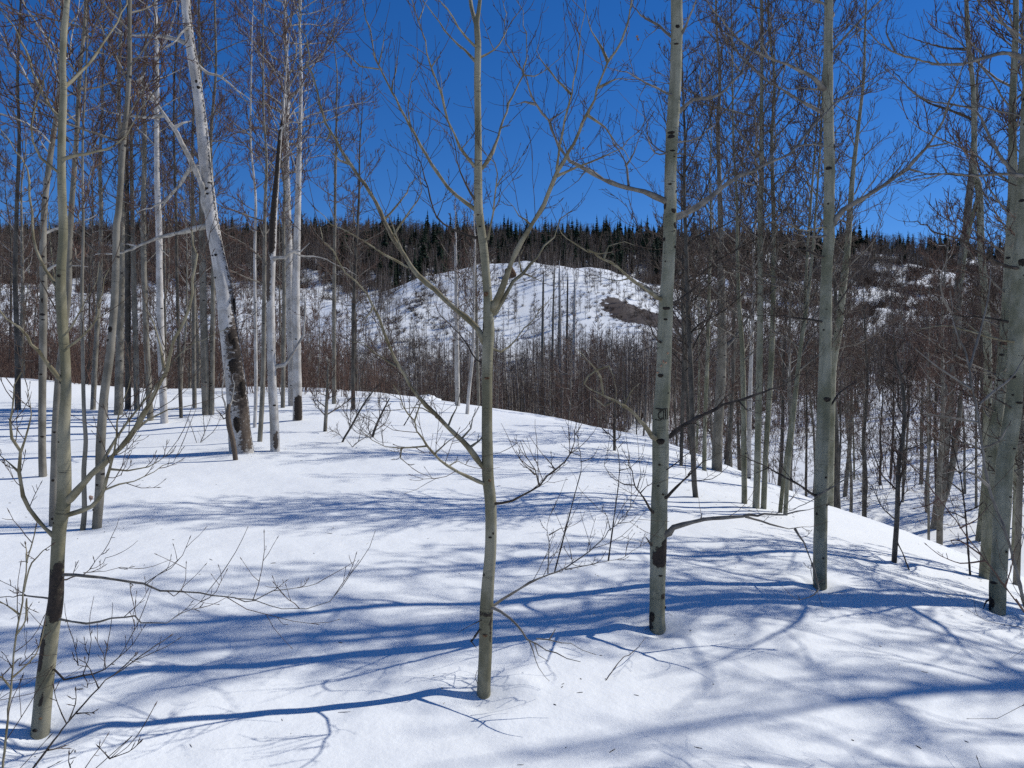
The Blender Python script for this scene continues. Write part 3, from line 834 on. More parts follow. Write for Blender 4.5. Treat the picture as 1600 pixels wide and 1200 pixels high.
traced('aspen_tree', 'smooth greenish grey aspen, bare trunk standing alone third from the right edge',
       '1281,918,22 1281,867,21 1283,783,20.5 1285,700,20 1288,617,19.5 1290,517,18.5 1292,417,18 1295,377,17 1295,333,16.5 1296,267,16 1295,200,15 1294,133,14 1294,67,13.5 1295,0,13',
       top=9.5, bark='bark_grey', limb='limb_grey', twig='twig', hero=True, seed=4, twig_scale=1.5, crown=dict(T_CROWN, f0=.45),
       knots=[(1289, 624, 12, 8), (1302, 231, 5, 12), (1288, 484, 5, 3), (1284, 516, 4, 3), (1287, 745, 5, 4), (1290, 788, 5, 3), (1282, 870, 4, 3), (1291, 320, 4, 4), (1274, 802, 4, 6)],
       branches=[
        (9, -.6, '1303,347 1317,328 1343,313 1380,290 1417,263 1447,230 1467,200 1483,160 1500,120 1510,87 1515,55', ['1380,290 1400,270 1420,240 1428,205', '1447,230 1475,225 1505,222', '1417,263 1440,270 1470,272']),
        (8, -.4, '1285,137 1273,123 1250,110 1220,97 1200,90 1167,72 1147,55 1127,30 1110,10 1100,-10', ['1200,90 1190,60 1188,35', '1167,72 1160,95 1150,118', '1147,55 1165,40 1185,28', '1250,110 1240,90 1238,65']),
        (6, .4, '1287,177 1260,163 1227,143 1200,127 1173,103 1153,83 1140,60 1130,45', ['1227,143 1220,160 1205,185', '1173,103 1160,110 1140,112', '1260,163 1250,140 1252,120']),
        (4, .2, '1288,5 1270,2 1250,-5'), (4, -.4, '1280,400 1262,392 1243,390 1200,393 1175,388', [], 'limb_dark', .7), (4, -.3, '1280,502 1250,497 1200,493 1180,497', [], 'limb_dark', .7),
        (4, .5, '1297,490 1313,470 1333,440 1367,410 1377,393', [], 'limb_dark', 1.0), (5, -.5, '1271,773 1242,754 1200,731 1165,715 1130,700', ['1200,731 1180,740', '1242,754 1225,735 1215,715'], 'limb_dark', .6),
        (4, .3, '1298,633 1313,613 1343,593 1370,580', [], 'limb_dark', .9), (4, -.4, '1283,355 1265,360 1240,355 1225,345', ['1240,355 1225,358'], 'limb_olive', .8), (5, -.3, '1283,369 1265,370 1245,365 1232,352', [], 'limb_grey', .6),
        (4, -.5, '1276,775 1285,770 1310,755 1335,738 1355,715', ['1276,778 1240,795 1205,803 1180,800'], 'limb_grey', .5),
       ])

traced('aspen_tree', 'stout greenish grey aspen leaning out of the picture at the right edge',
       '1558,957,25 1559,908,24.5 1562,867,24 1567,783,24 1571,720,24 1577,683,23.5 1585,617,23 1588,517,22 1593,417,21 1598,350,20 1604,250,20 1608,130,18 1612,0,16',
       top=10.5, bark='bark_grey', limb='limb_grey', twig='twig', hero=True, seed=5, twig_scale=1.7, crown=dict(T_CROWN, f0=.42, n=30, Lmax=1.9),
       scars=[(930, 950, 178, 50, .9)],
       knots=[(1587, 556, 8, 4), (1586, 629, 13, 4), (1577, 617, 4, 3), (1590, 412, 10, 14), (1594, 432, 5, 4), (1578, 700, 6, 3), (1572, 775, 6, 3), (1547, 942, 8, 14), (1566, 860, 4, 4)],
       branches=[
        (8, -.6, '1600,93 1590,87 1567,83 1540,90 1503,100 1467,100 1433,93 1400,83 1380,72 1360,55 1343,42 1325,36', ['1467,100 1450,75 1445,50', '1433,93 1425,110 1410,125', '1400,83 1385,50 1390,25 1398,0', '1345,45 1330,60 1320,80', '1540,90 1520,70 1505,50']),
        (7, .6, '1602,290 1580,265 1560,240 1533,185 1517,170 1490,163 1460,160 1437,150 1417,138 1400,122 1380,105', ['1490,163 1470,180 1440,190', '1437,150 1420,155', '1517,170 1500,150 1495,120']),
        (6, -.7, '1598,275 1570,272 1530,274 1480,272 1440,280 1400,283', ['1530,274 1515,290', '1480,272 1470,255 1450,245'], 'limb_grey', 1.0),
        (6, -.8, '1595,420 1570,415 1540,400 1500,375 1470,365 1440,350 1410,345', ['1500,375 1480,385 1450,392'], 'limb_dark', .8),
        (5, -.6, '1590,535 1560,530 1530,522 1480,508 1450,512 1420,522', ['1530,522 1510,505 1480,490'], 'limb_olive', .6),
        (5, .5, '1592,508 1560,500 1520,495 1480,492 1450,498', [], 'limb_dark', .8), (4, -.5, '1583,640 1560,625 1530,612 1505,600', [], 'limb_dark', .8),
        (7, -.02, '1548,935 1541,940 1536,952', [], 'limb_dark', 0, 1),
       ])

# ------------------------------------------------------------------ traced trees of the middle distance
def C(n, L, f0=.35, n1=10, n2=5, rl=.016, rt=.0062, el=(15, 55)):
    return dict(f0=f0, n=int(n * 1.3), Lmax=L, r_limb=rl, n1=n1, n2=n2, rt=rt, el=el)

# right edge, close by
traced('aspen_tree', 'grey aspen directly behind the stout leaning trunk at the right edge', '1539,903,18 1544,825,18 1548,742,17.5 1553,683,17 1562,617,16 1570,517,15 1577,400,14 1582,300,13',
       top=10, bark='bark_grey', seed=11, crown=C(40, 2.0, .14), knots=[(1564, 537, 12, 5), (1572, 330, 5, 7)], twig='twig_red')
traced('aspen_tree', 'dark slim aspen with a wavy upper stem beside the stout trunk at the right edge', '1531,845,13 1541,747,13 1543,633,12.5 1543,550,12 1538,450,11 1533,393,10 1530,300,11 1523,267,8 1522,200,8 1520,133,7 1513,67,7 1510,0,6',
       top=9.5, bark='bark_grey', limb='limb_dark', seed=12, knots=[(1543, 590, 6, 5), (1543, 632, 6, 5)], crown=C(40, 1.9, .14), fork=['1530,300,7 1522,330,6 1512,370,6 1505,420,5'],
       branches=[(6, .4, '1524,190 1505,180 1470,167 1450,160 1425,142 1405,120 1385,100', ['1470,167 1445,185']), (5, -.4, '1524,275 1490,273 1450,272 1400,285'), (5, -.5, '1512,77 1480,75 1450,68 1420,58 1400,50', ['1450,68 1430,80'])])
traced('aspen_tree', 'thin straight aspen at the extreme right edge behind the stout trunk', '1588,914,10 1592,800,9.5 1595,700,9 1597,560,8 1598,400,7', top=8.5, bark='bark_pale', seed=13, crown=C(24, 1.5, .12))
traced('aspen_tree', 'pale double-stemmed aspen at the foot of the gully slope left of the stout trunk', '1463,826,18 1467,790,16 1472,747,15 1483,617,14 1493,550,13 1498,450,12 1510,350,11 1520,250,9', top=12, bark='bark_pale', limb='limb_dark',
       seed=14, crown=C(44, 2.6, .16), scars=[(560, 760, -40, 70, .62)], fork=['1461,826,12 1474,780,11 1484,747,10 1494,690,8.5 1500,640,8'])
traced('sapling', 'dark crooked sapling without bark marks between the lone trunk and the gully', '1397,879,8 1402,804,7.5 1404,733,7 1413,660,6 1410,600,5 1400,563,3.5 1396,520,2', bark='bark_dark', limb='limb_dark', seed=15,
       crown=C(16, .9, .25, rl=.008, rt=.003), branches=[(3, -.1, '1400,845 1408,865 1417,882', [], None, 0)])
# left group
traced('aspen_tree', 'straight smooth pale aspen behind the forked trunk at the left, nearest the edge', '67,745,12 66,700,11.5 66,617,11 67,550,11 68,450,11 67,397,10.5 70,317,9 80,233,8 88,180,7 95,100,6', top=12, bark='bark_pale', limb='limb_white',
       seed=16, knots=[(69, 682, 6, 3), (67, 585, 5, 3), (62, 575, 4, 14), (69, 470, 3, 8)], twig='twig_red', crown=C(30, 2.3, .38),
       branches=[(6, .3, '68,365 85,358 105,355 130,345 150,337', ['105,355 120,365']), (6, -.2, '70,425 85,415 110,413 140,418', [])])
traced('aspen_tree', 'speckled pale aspen touching the forked trunk, its foot just right of the stem', '83,822,12 84,770,12 86,722,12 87,660,11 92,583,10.5 100,520,10 107,450,9.5 108,390,8.5 112,320,8 120,210,7 125,110,6 132,40,5', top=10, bark='bark_pale', seed=17, twig='twig_red',
       crown=C(24, 1.8, .4), knots=[(88, 675, 5, 3), (86, 750, 5, 4), (85, 810, 4, 4)])
traced('aspen_tree', 'curving pale aspen with round black knots, second right of the forked trunk', '151,826,14 156,760,13.5 157,700,13.5 163,617,13 172,550,12.5 180,450,11 182,350,10 185,333,9.5 192,233,8 202,117,7 203,0,6', top=11.5, bark='bark_pale', limb='limb_grey', seed=18,
       twig='twig_red', crown=C(30, 2.0, .35), knots=[(175, 515, 7, 10), (171, 532, 5, 5), (155, 757, 5, 3), (147, 796, 4, 4), (160, 690, 4, 3)])
traced('aspen_tree', 'very thin crooked aspen beside the foot of the curving knotted one', '129,829,8 132,800,7.5 131,735,7 134,690,6.5 131,640,6 129,533,5.5 128,450,5 130,360,4', top=8, bark='bark_pale', seed=19, twig='twig_red', crown=C(16, 1.3, .35))
traced('aspen_tree', 'tall grey-white aspen between the knotted curve and the scarred leaning trunk', '257,661,12 256,640,11.5 253,583,11 250,483,10.5 248,350,9.5 245,267,8 245,100,6.5 243,0,5', top=16, bark='bark_white', limb='limb_white', seed=20, twig='twig_red', crown=C(34, 2.8, .4))
for i, (lab, tr, bk) in enumerate([
    ('grey aspen in shade just left of the tall grey-white one', '235,657,10 230,560,9 226,450,8.5 224,350,8 226,200,6', 'bark_pale'),
    ('wide-footed grey aspen between the knotted curve and its shaded neighbours', '185,648,13 187,560,12 189,450,10 190,350,9 188,230,7', 'bark_pale'),
    ('dark narrow aspen at the back, fourth right of the forked trunk', '200,640,9 200,520,8.5 199,400,8 198,250,6', 'bark_dark'),
    ('narrow grey aspen at the back beside the dark narrow one', '214,640,9 212,540,8 209,430,7.5 206,300,6', 'bark_pale'),
    ('pale twin aspen, thicker stem left of the scarred leaning trunk', '322,648,12 320,560,11.5 318,483,10.5 316,380,9.5 314,250,7', 'bark_pale'),
    ('pale twin aspen, thinner stem left of the scarred leaning trunk', '331,648,8 332,560,7.5 333,450,7 333,330,6', 'bark_pale'),
    ('thin dark aspen pole right of the tall grey-white one', '283,653,6 280,560,5.5 277,450,5 275,330,4', 'bark_dark'),
    ('thin pale pole midway between the tall grey-white aspen and the twins', '304,638,7 303,540,6.5 303,430,6 301,300,5', 'bark_pale'),
    ('pale pole standing at the crest left of the tall grey-white aspen', '145,640,8 150,540,7.5 156,440,7 158,330,6', 'bark_pale'),
    ('slim grey pole rising left of the forked trunk by the snow mound', '28,640,9 27,540,8 24,440,7 26,330,6 30,220,5', 'bark_dark')]):
    traced('aspen_tree', lab, tr, D=None if i not in () else 30, top=13 + (i * 7 % 4), bark=bk, limb='limb_grey', twig='twig_red', seed=30 + i, crown=C(28, 2.3, .3, n1=9))

def big_old(root, tr, line, origin, zof, D):
    r = np.random.default_rng(8)
    for k in range(7):                                     # loose plates of bark along the rotten side
        py = 470 + 225 * (k + r.uniform(0, 1)) / 7
        z = zof(py); c = line[int(np.argmin(np.abs(line[:, 2] - z)))]
        a = math.radians(r.uniform(-100, 10))
        n = np.array([math.cos(a), math.sin(a), 0])
        t = np.array([-n[1], n[0], 0])
        blob('bark_plate', M['knot'], np.array([c[0], c[1], z]) + n * c[3] * .99, (t * r.uniform(.03, .07), UP * r.uniform(.08, .2), n * .022), tr, origin, 7, 5)
traced('old_aspen', 'big old white aspen leaning left, lower trunk rotten and peeling brown', '378,707,36 374,670,34 371,630,33 366,580,31 361,540,29 355,500,26 350,450,24 343,410,22 333,360,21 327,310,19 322,267,18 312,167,16 304,110,15.5 297,67,14.5 290,0,13', top=15, bark='bark_white', limb='limb_white', twig='twig_red',
       seed=50, rots=[(515, 650, -45, 90, .82), (440, 520, -5, 55, .7), (640, 707, -30, 65, .85), (330, 445, 5, 34, .55), (690, 707, -140, 30, .7)], scars=[(500, 650, -30, 70, .62), (100, 450, -12, 34, .60), (0, 110, -10, 40, .70)],
       knots=[(310, 130, 5, 6), (313, 139, 6, 5), (322, 297, 16, 5), (326, 305, 8, 4), (341, 400, 5, 4), (339, 435, 5, 3)], crown=C(20, 2.6, .62), extra=big_old,
       branches=[(9, .5, '293,68 270,60 240,55 215,55 190,52 165,43 143,40', ['240,55 255,75 262,80', '190,52 175,38']),
                 (15, -.6, '322,320 316,290 305,265 290,235 272,200 258,180 245,160 230,140 216,127', ['272,200 285,192 300,190', '258,180 230,183 200,180 160,172 135,152', '240,155 228,130', '216,127 228,112', '245,163 228,150 205,138']),
                 (10, .7, '300,262 280,290 262,310 240,322 215,332', ['262,310 250,330']), (11, .6, '330,352 300,358 275,365 245,372 215,385 190,393 150,397', ['245,372 255,390 262,400', '215,385 190,380']),
                 (8, -.4, '296,40 285,50 270,68 258,78', ['270,68 255,75 240,68']), (7, .3, '306,100 325,115 345,120 370,140 395,160', ['345,120 360,105']),
                 (6, -.5, '371,628 362,640 358,655 352,640 348,600 352,575', ['358,640 345,650 340,643'])])
traced('broken_stem', 'short brown broken stem beside the foot of the big old white aspen', '368,719,8 364,690,8 358,665,8 356,645,7 358,632,6', bark='bark_pale', seed=51, stub=True, rots=[(632, 719, -90, 200, 1.6)], cat='broken stem',
       branches=[(5, -.1, '357,650 350,655 343,645 338,642', [], 'limb_dark', 0), (5, .1, '358,637 362,625 366,600 362,585', ['362,625 371,627'], 'limb_white', .5)])
traced('old_aspen', 'white aspen with a black burnt top and a brown foot patch', '430,705,15 428,650,14 425,590,13 423,500,12.5 423,460,12.5 424,420,12.5 425,395,12 428,330,10 432,283,8 437,217,6 441,190,5', top=7.4, bark='bark_white', limb='limb_white', seed=52, twig='twig_red',
       scars=[(190, 392, -120, 120, 1.5), (392, 402, -90, 60, 1.0)], rots=[(395, 470, -130, 60, 1.2), (678, 700, -60, 40, 1.4)], crown=C(10, 1.6, .7),
       branches=[(8, -.4, '431,403 445,402 455,393 470,392 485,380', ['455,393 470,400 500,402 530,415 560,430'], 'limb_white', .8), (7, .3, '433,572 445,570 456,554 470,530 475,512 478,476 476,450', ['470,530 477,515'], 'limb_white', .7), (5, -.3, '440,200 455,190 472,190 482,180', [], 'limb_white', .6)])
traced('old_aspen', 'white aspen with a black scorched foot, right of the burnt-top one', '465,657,15 465,640,14 464,558,13 462,460,12 464,380,11 466,300,9 468,220,7', top=13, bark='bark_white', limb='limb_white', seed=53, twig='twig_red', scars=[(617, 657, -60, 75, 1.5)], crown=C(26, 2.4, .45))
traced('old_aspen', 'tall white aspen with a broad twiggy crown behind the burnt-top one', '457,634,13 456,570,12.5 454,493,12.5 451,400,12.5 448,300,11 447,200,8.5 450,133,6.5 446,60,5 445,0,4', top=19, bark='bark_white', limb='limb_white', seed=54, twig='twig_red', crown=C(60, 4.2, .33, n1=11, n2=5, rl=.03, rt=.008, el=(5, 50)),
       branches=[(7, .4, '450,155 465,142 478,130 495,125', []), (7, -.5, '449,180 430,170 410,160 390,158', []), (6, .5, '447,225 470,225 480,215', [])])
for i, (lab, tr, bk) in enumerate([
    ('slim dark pole left of the burnt-top aspen', '406,690,8 410,620,7.5 412,540,7 413,440,6.5 414,330,5', 'bark_pale'),
    ('thin grey pole between the burnt-top and scorched-foot aspens', '442,637,7 443,560,6.5 444,470,6 443,350,5', 'bark_pale'),
    ('thin pale pole just left of the burnt-top aspen', '398,668,6 400,600,5.5 399,500,5 398,400,4.5', 'bark_white'),
    ('straight slim aspen at the crest, first right of the scorched-foot one', '522,631,7 522,560,6.5 522,470,6 523,380,5 524,280,4', 'bark_pale'),
    ('straight dark slim aspen at the crest, second right of the scorched-foot one', '552,640,7 552,560,6.5 553,480,6 556,400,5 560,330,4', 'bark_dark'),
    ('short grey pole in front of the crest, tapering to a twiggy tip', '508,674,6 510,640,5.5 512,597,4 513,560,2.5', 'bark_pale'),
    ('slim pale aspen at the crest just left of the middle trunk', '715,634,8 714,560,7.5 713,470,6 712,400,4.5', 'bark_white'),
    ('leaning thin pale aspen touching the left side of the middle trunk', '730,647,6 733,610,5.5 738,563,5 740,500,4.5 741,430,3.5', 'bark_white'),
    ('thin grey aspen half behind the middle trunk', '748,634,5 746,560,5 744,480,4.5 743,400,3.5', 'bark_pale'),
    ('slim curved-foot aspen at the crest, first right of the middle trunk', '850,636,6 847,625,6 847,580,5.5 848,500,4 849,440,3', 'bark_pale'),
    ('thin pale aspen at the crest, second right of the middle trunk', '862,638,5 863,590,4.5 864,500,3.4 866,430,2.4', 'bark_pale'),
    ('pale aspen with a wide foot at the crest, third right of the middle trunk', '875,637,8 876,590,7 875,510,5 874,430,3.5', 'bark_white'),
    ('thin aspen close by the wide-footed one on the crest', '869,644,5 871,600,4.5 873,540,3.4 874,480,2.5', 'bark_pale'),
    ('pale aspen at the crest, last before the slope drops away', '896,645,7 897,590,6.5 897,520,5 898,450,3.5', 'bark_white'),
    ('thin dark aspen on the crest between the two pale ones', '884,641,5 885,590,4.5 886,510,3.4 887,440,2.4', 'bark_dark')]):
    traced('aspen_tree', lab, tr, top=None if 'short' in lab else (10 + (i * 5 % 4) if i < 6 else 6.2 + (i * 5 % 4) * .5), bark=bk, limb='limb_grey', twig='twig_red' if i < 8 else 'twig_grey', seed=60 + i, crown=C(10 if 'short' in lab else 22, 1.0 if 'short' in lab else 1.7, .3, n1=9))
for i, (lab, tr) in enumerate([('dark broken stem leaning right, lower of two in front of the crest', '535,691,3.4 548,668,3.2 562,642,3 576,620,2.6 589,604,1.6'),
                               ('dark broken stem leaning right, upper of two in front of the crest', '582,683,4.5 590,660,3.6 598,643,3 609,622,1.8')]):
    traced('leaning_stem', lab, tr, bark='bark_dark', limb='limb_dark', seed=80 + i, cat='stem', crown=C(8, .8, .2, rl=.006, rt=.003))
# right of the pale knotted trunk
traced('old_aspen', 'thick pale aspen with a bent arm, right behind the knotted carved trunk', '1120,735,17 1121,690,16 1123,650,15 1126,600,14.5 1128,550,14 1128,500,13 1127,440,11 1126,360,9 1124,280,7', top=12, bark='bark_pale', limb='limb_grey', seed=90, twig='twig_grey', crown=C(22, 2.2, .45),
       branches=[(9, -.4, '1125,492 1110,487 1090,480 1083,465 1078,448 1070,430', [], 'limb_white', .6), (8, .4, '1131,545 1150,525 1165,505 1180,480', [])])
for i, (lab, tr, bk, tp) in enumerate([
    ('slim dark-footed aspen, first right of the knotted carved trunk', '1087,777,9 1084,740,8.5 1081,617,8 1075,483,7 1072,380,6', 'bark_dark', 8),
    ('thin greyish aspen, leftmost in the cluster left of the lone trunk', '1163,787,9 1163,747,8.5 1162,650,8 1160,550,7.5 1155,480,6.5 1152,400,5', 'bark_grey', 8),
    ('straight tall aspen, thickest in the cluster left of the lone trunk', '1181,794,11 1183,747,10.5 1185,650,10 1187,550,9.5 1188,450,9 1188,350,8 1190,267,7 1190,150,5.5', 'bark_grey', 11),
    ('straight aspen close behind the thickest of the cluster', '1193,795,9 1196,720,8.5 1202,620,8 1207,520,8 1208,420,7 1209,350,6.5 1206,220,5', 'bark_grey', 10),
    ('pale thin aspen between the two left stems of the cluster', '1170,748,7 1171,650,6.5 1174,550,6 1178,450,5', 'bark_white', 9),
    ('thin aspen leaning right, inner of two beside the lone trunk', '1227,805,7 1232,730,6.5 1240,650,6.5 1250,550,6 1260,483,5.5 1268,410,4', 'bark_grey', 8.5),
    ('thin aspen leaning right, outer of two beside the lone trunk', '1219,801,7 1226,735,6.5 1236,660,6 1246,580,5.5 1256,500,5', 'bark_grey', 8),
    ('bent pale aspen directly behind the lone greenish trunk', '1296,790,12 1298,690,12 1300,583,12 1310,517,11.5 1317,450,11 1323,400,9.5 1328,333,8.5 1333,267,7 1343,183,5', 'bark_grey', 11),
    ('short forked aspen standing in the gully bottom', '1349,784,6 1353,765,6 1352,740,5 1348,700,4 1350,640,3', 'bark_pale', 4),
    ('crooked slim aspen at the gully edge beside the lone trunk', '1320,776,7 1324,735,6.5 1328,690,6 1330,640,5', 'bark_pale', 6),
    ('thin dark sapling in the open snow left of the knotted carved trunk', '960,704,5 960,670,4.5 961,640,3.5 961,615,2', 'bark_dark', None),
    ('dark thin pole right beside the knotted carved trunk', '1064,728,6 1066,650,5.5 1068,560,5 1066,470,4', 'bark_dark', 7),
    ('grey pole behind the bent arm of the thick pale aspen', '1100,735,7 1102,640,6.5 1106,540,6 1108,440,5', 'bark_grey', 8)]):
    traced('sapling' if tp is None else 'aspen_tree', lab, tr, top=tp, bark=bk, limb='limb_grey' if bk != 'bark_dark' else 'limb_dark', twig='twig_grey', seed=100 + i, crown=C(9 if (tp or 0) < 5 else 30, .7 if tp is None else 1.9, .25, n1=9, rt=.005))

# saplings and brush in the foreground corners
def shoot(name, label, lines, D0, D1, w, m, seed, cat='sapling', dens=1.0, group=None):
    """a leafless shoot; first line is the stem, rooted in the snow"""
    r = np.random.default_rng(seed)
    st = P2(lines[0]); root_w = None
    tb, tw = Tubes(), Tubes(); made = []
    for bi, s in enumerate(lines):
        pp = P2(s)
        if bi == 0:
            ds = np.linspace(D0, D1, len(pp)); ww = w
        else:
            mp = np.concatenate([a[1] for a in made]); k = int(np.argmin(np.hypot(mp[:, 0] - pp[0][0], mp[:, 1] - pp[0][1])))
            d = np.concatenate([a[0] for a in made])[k, 1]
            ds = d + np.linspace(0, r.uniform(-.15, .15), len(pp)); ww = w * .6
        pts = [to_world(a, b, d) for (a, b), d in zip(pp, ds)]
        if bi == 0:
            p0 = pts[0]; g = float(ground_z(p0[0], p0[1]))
            if p0[2] > g - .05:
                dirn = nrm(np.array(pts[1]) - p0)
                k = (p0[2] - g + .08) / max(.3, dirn[2])
                pts = [p0 - np.array([dirn[0], dirn[1], max(.3, dirn[2])]) * k] + pts
            root_w = np.array(pts[0])
        mm = smooth_line(np.array([(*p, 0) for p in pts]), .03)[:, :3]
        mm += r.normal(0, .0015, mm.shape) * np.linspace(0, 1, len(mm))[:, None]
        fr = np.linspace(0, 1, len(mm))
        tb.add(mm, np.maximum(ww / F * D0 / 2 * (1 - .7 * fr), .0012) * (1 + .12 * r.normal(0, 1, len(mm))), 6)
        made.append((mm, np.column_stack([800 + F * mm[:, 0] / mm[:, 1], 600 - F * (mm[:, 2] - EYE) / mm[:, 1]])))
        L = float(np.linalg.norm(np.diff(mm, axis=0), axis=1).sum())
        if dens:
            add_twigs(tw, mm, L, max(2, int(L * 7 * dens)), r, rt=.0017, n2=1, lo=.08, hi=.24, f0=.35, up=.5)
        e = mm[-1]; dd = nrm(mm[-1] - mm[-2])
        tw.add(np.array([e - dd * .004, e + dd * .007, e + dd * .02]), np.array([.0012, .0026, .0004]), 4)
    o = link(name, None, loc=root_w)
    tag(o, label, cat, group)
    link('stem', tb.mesh('stem', M[m], root_w), o)
    tag(link('twigs', tw.mesh('twigs', M['twig'], root_w), o), kind='stuff')

shoot('sapling', 'thin brown upright sapling at the lower left edge of the picture', ['3,1215 10,1140 17,1075 25,992 37,925 42,879 56,825', '37,925 50,880 80,852', '17,1075 5,1060 -8,1050', '25,992 40,970 42,935 44,965', '30,960 10,945 -10,935', '18,1060 45,1035 62,1010 70,975', '42,879 40,850'], 2.3, 2.4, 6, 'limb_olive', 201, dens=.6)
shoot('sapling', 'long thin sapling slanting right from the lower left corner', ['44,1210 104,1131 154,1075 179,1054 233,1017 265,994', '154,1075 140,1045 132,1030', '179,1054 200,1035 213,1020', '104,1131 90,1100 84,1075', '108,1125 118,1100 118,1080', '120,1115 145,1112', '75,1172 100,1168'], 2.2, 2.5, 5, 'limb_dark', 202, dens=.35)
shoot('sapling', 'low two-tipped twig at the bottom edge right of the slanting sapling', ['140,1208 171,1185 200,1167 225,1133 242,1102', '171,1185 200,1175 218,1162', '171,1185 155,1168', '110,1208 108,1180'], 2.15, 2.4, 4, 'limb_dark', 203, dens=.2)
shoot('sapling', 'dark drooping sapling behind the foot of the lower left aspen', ['0,1060 30,1040 62,1008 75,980', '30,1040 55,1035', '62,1008 66,985 72,970', '20,1045 5,1020'], 3.0, 3.4, 4, 'limb_dark', 204, dens=.8)
shoot('sapling', 'red-brown sapling slanting left across the stout trunk at the right edge', ['1612,975 1600,956 1533,867 1467,779 1420,722 1408,708 1380,690', '1533,867 1500,845 1486,845 1490,850', '1540,876 1500,880 1470,868 1449,852', '1467,779 1450,790 1430,793', '1500,825 1525,812 1545,790', '1570,917 1580,890 1585,860'], 3.4, 3.9, 5, 'twig_red', 205, dens=.45)
shoot('sapling', 'pale brown sapling with a crooked stem crossing the stout right-edge trunk', ['1606,960 1600,942 1585,880 1568,820 1562,808 1545,760 1535,700 1527,640 1518,600 1513,570 1507,545 1495,520 1488,490 1485,455', '1530,632 1555,610 1580,590 1600,560', '1515,575 1525,540 1535,505 1545,460 1548,420', '1528,660 1500,655 1470,650 1440,645', '1518,608 1490,590 1460,570 1430,545', '1545,760 1520,740 1490,735', '1488,490 1475,470 1470,440 1480,400', '1535,700 1560,690 1575,665'], 3.6, 4.0, 8, 'limb_grey', 206, dens=.9)
shoot('sapling', 'dark dense brush stem behind the double-stemmed aspen near the right edge', ['1512,850 1508,800 1500,740 1490,700 1482,660', '1500,740 1520,720 1540,700', '1505,770 1480,750 1460,740 1440,735', '1508,800 1530,790 1550,770 1570,765', '1490,700 1470,690 1450,685', '1500,740 1480,720 1465,700', '1508,810 1485,800 1470,805'], 9.0, 9.4, 4, 'limb_dark', 207, dens=2.6)
shoot('sapling', 'bare upright shoot in the snow just right of the middle trunk', ['902,758 908,735 907,710 903,690 905,660', '906,712 890,705 878,695', '907,722 925,715 935,700', '904,685 895,670'], 6.5, 6.6, 2.5, 'limb_dark', 208, dens=.8)
shoot('sapling', 'two-armed thin sapling in the snow left of the knotted carved trunk', ['962,790 966,760 968,730 964,700 950,680 938,665', '967,735 985,730 1002,712 1008,690', '966,700 975,690'], 6.8, 6.9, 2.5, 'limb_dark', 209, dens=.9)
shoot('fallen_twig', 'small bare twig lying on the snow below the knotted carved trunk', ['967,1035 985,1022 1000,1008 1008,997'], 4.35, 4.75, 2.2, 'limb_dark', 210, cat='twig', dens=0)
shoot('sapling', 'tiny broken stick poking from the snow at the lower right', ['1535,1204 1531,1195 1528,1187'], 3.25, 3.25, 3, 'limb_grey', 211, dens=0)
shoot('sapling', 'thin crooked stick in the snow beside the dark crooked sapling', ['1418,884 1412,868 1404,850 1399,835'], 8.2, 8.2, 2.5, 'limb_dark', 212, dens=0)
shoot('sapling', 'low tangle of fine twigs below the burnt-top aspen', ['545,735 548,705 560,690 580,680 600,672', '552,700 540,685', '560,690 565,672 575,660', '580,680 592,690 610,692', '570,684 590,665 600,650'], 13.5, 13.7, 2, 'limb_dark', 213, dens=3)
shoot('sapling', 'drooping leafy-tipped brush at the crest left of the middle trunk', ['640,650 655,625 672,610 690,603', '655,625 640,612 625,608', '672,610 660,600 655,590', '650,632 675,630 690,640'], 18, 18.3, 2, 'limb_dark', 214, dens=3)
shoot('sapling', 'fan of fine brown twigs in front of the twin aspens at the left', ['300,735 310,700 320,675 330,650', '310,700 300,670 292,650', '315,690 335,672 345,650', '320,675 318,650 322,630'], 14, 14.2, 2, 'limb_dark', 215, dens=2.5)

# ------------------------------------------------------------------ repeated aspens: a few shapes, each placed as a tree of its own
def variant(seed, H, r0, f0, n, Lmax, bark, limb, twig, rl=.22, n1=11, n2=5):
    r = np.random.default_rng(seed)
    k = 9
    z = np.linspace(-.4, H, k)
    bend = np.cumsum(r.normal(0, .05, (k, 2)), 0) * H / 12
    bend[0] = 0
    rad = r0 * (1 - .93 * np.linspace(0, 1, k) ** 1.1)
    line = smooth_line(np.column_stack([bend, z, rad]), .3)
    V, q, uv, at = trunk_arrays(line, 8, r)
    lb, tw = Tubes(), Tubes()
    auto_crown(lb, tw, line, f0=f0, n=n, Lmax=Lmax, r=r, r_limb=r0 * rl, n1=n1, n2=n2, el=(5, 50), rt=.0078)
    auto_crown(lb, tw, line, f0=.12, n=14, Lmax=Lmax * .6, r=r, r_limb=r0 * .12, n1=8, n2=4, el=(-20, 25), rt=.006, fend=f0)
    vl, ql, ul = lb.arrays(); vt, qt, ut = tw.arrays()
    cm = make_mesh('crown', np.vstack([vl, vt]), np.vstack([ql, qt + len(vl)]), [M[limb], M[twig]], uv=np.vstack([ul, ut]),
                   midx=np.concatenate([np.zeros(len(ql)), np.ones(len(qt))]))
    return make_mesh('trunk', V, q, [M[bark]], uv=uv, attrs=at), cm

VAR = [variant(300 + i, 10.5 + (i * 37 % 50) / 16, .06 + .014 * (i % 4), .26 + .05 * (i % 3), 46, 2.0 + .25 * (i % 3),
               ['bark_pale', 'bark_dark', 'bark_pale', 'bark_pale', 'bark_grey', 'bark_dark'][i % 6], ['limb_white', 'limb_grey', 'limb_grey'][i % 3], ['twig_red', 'twig_grey', 'twig_red'][i % 3]) for i in range(10)]
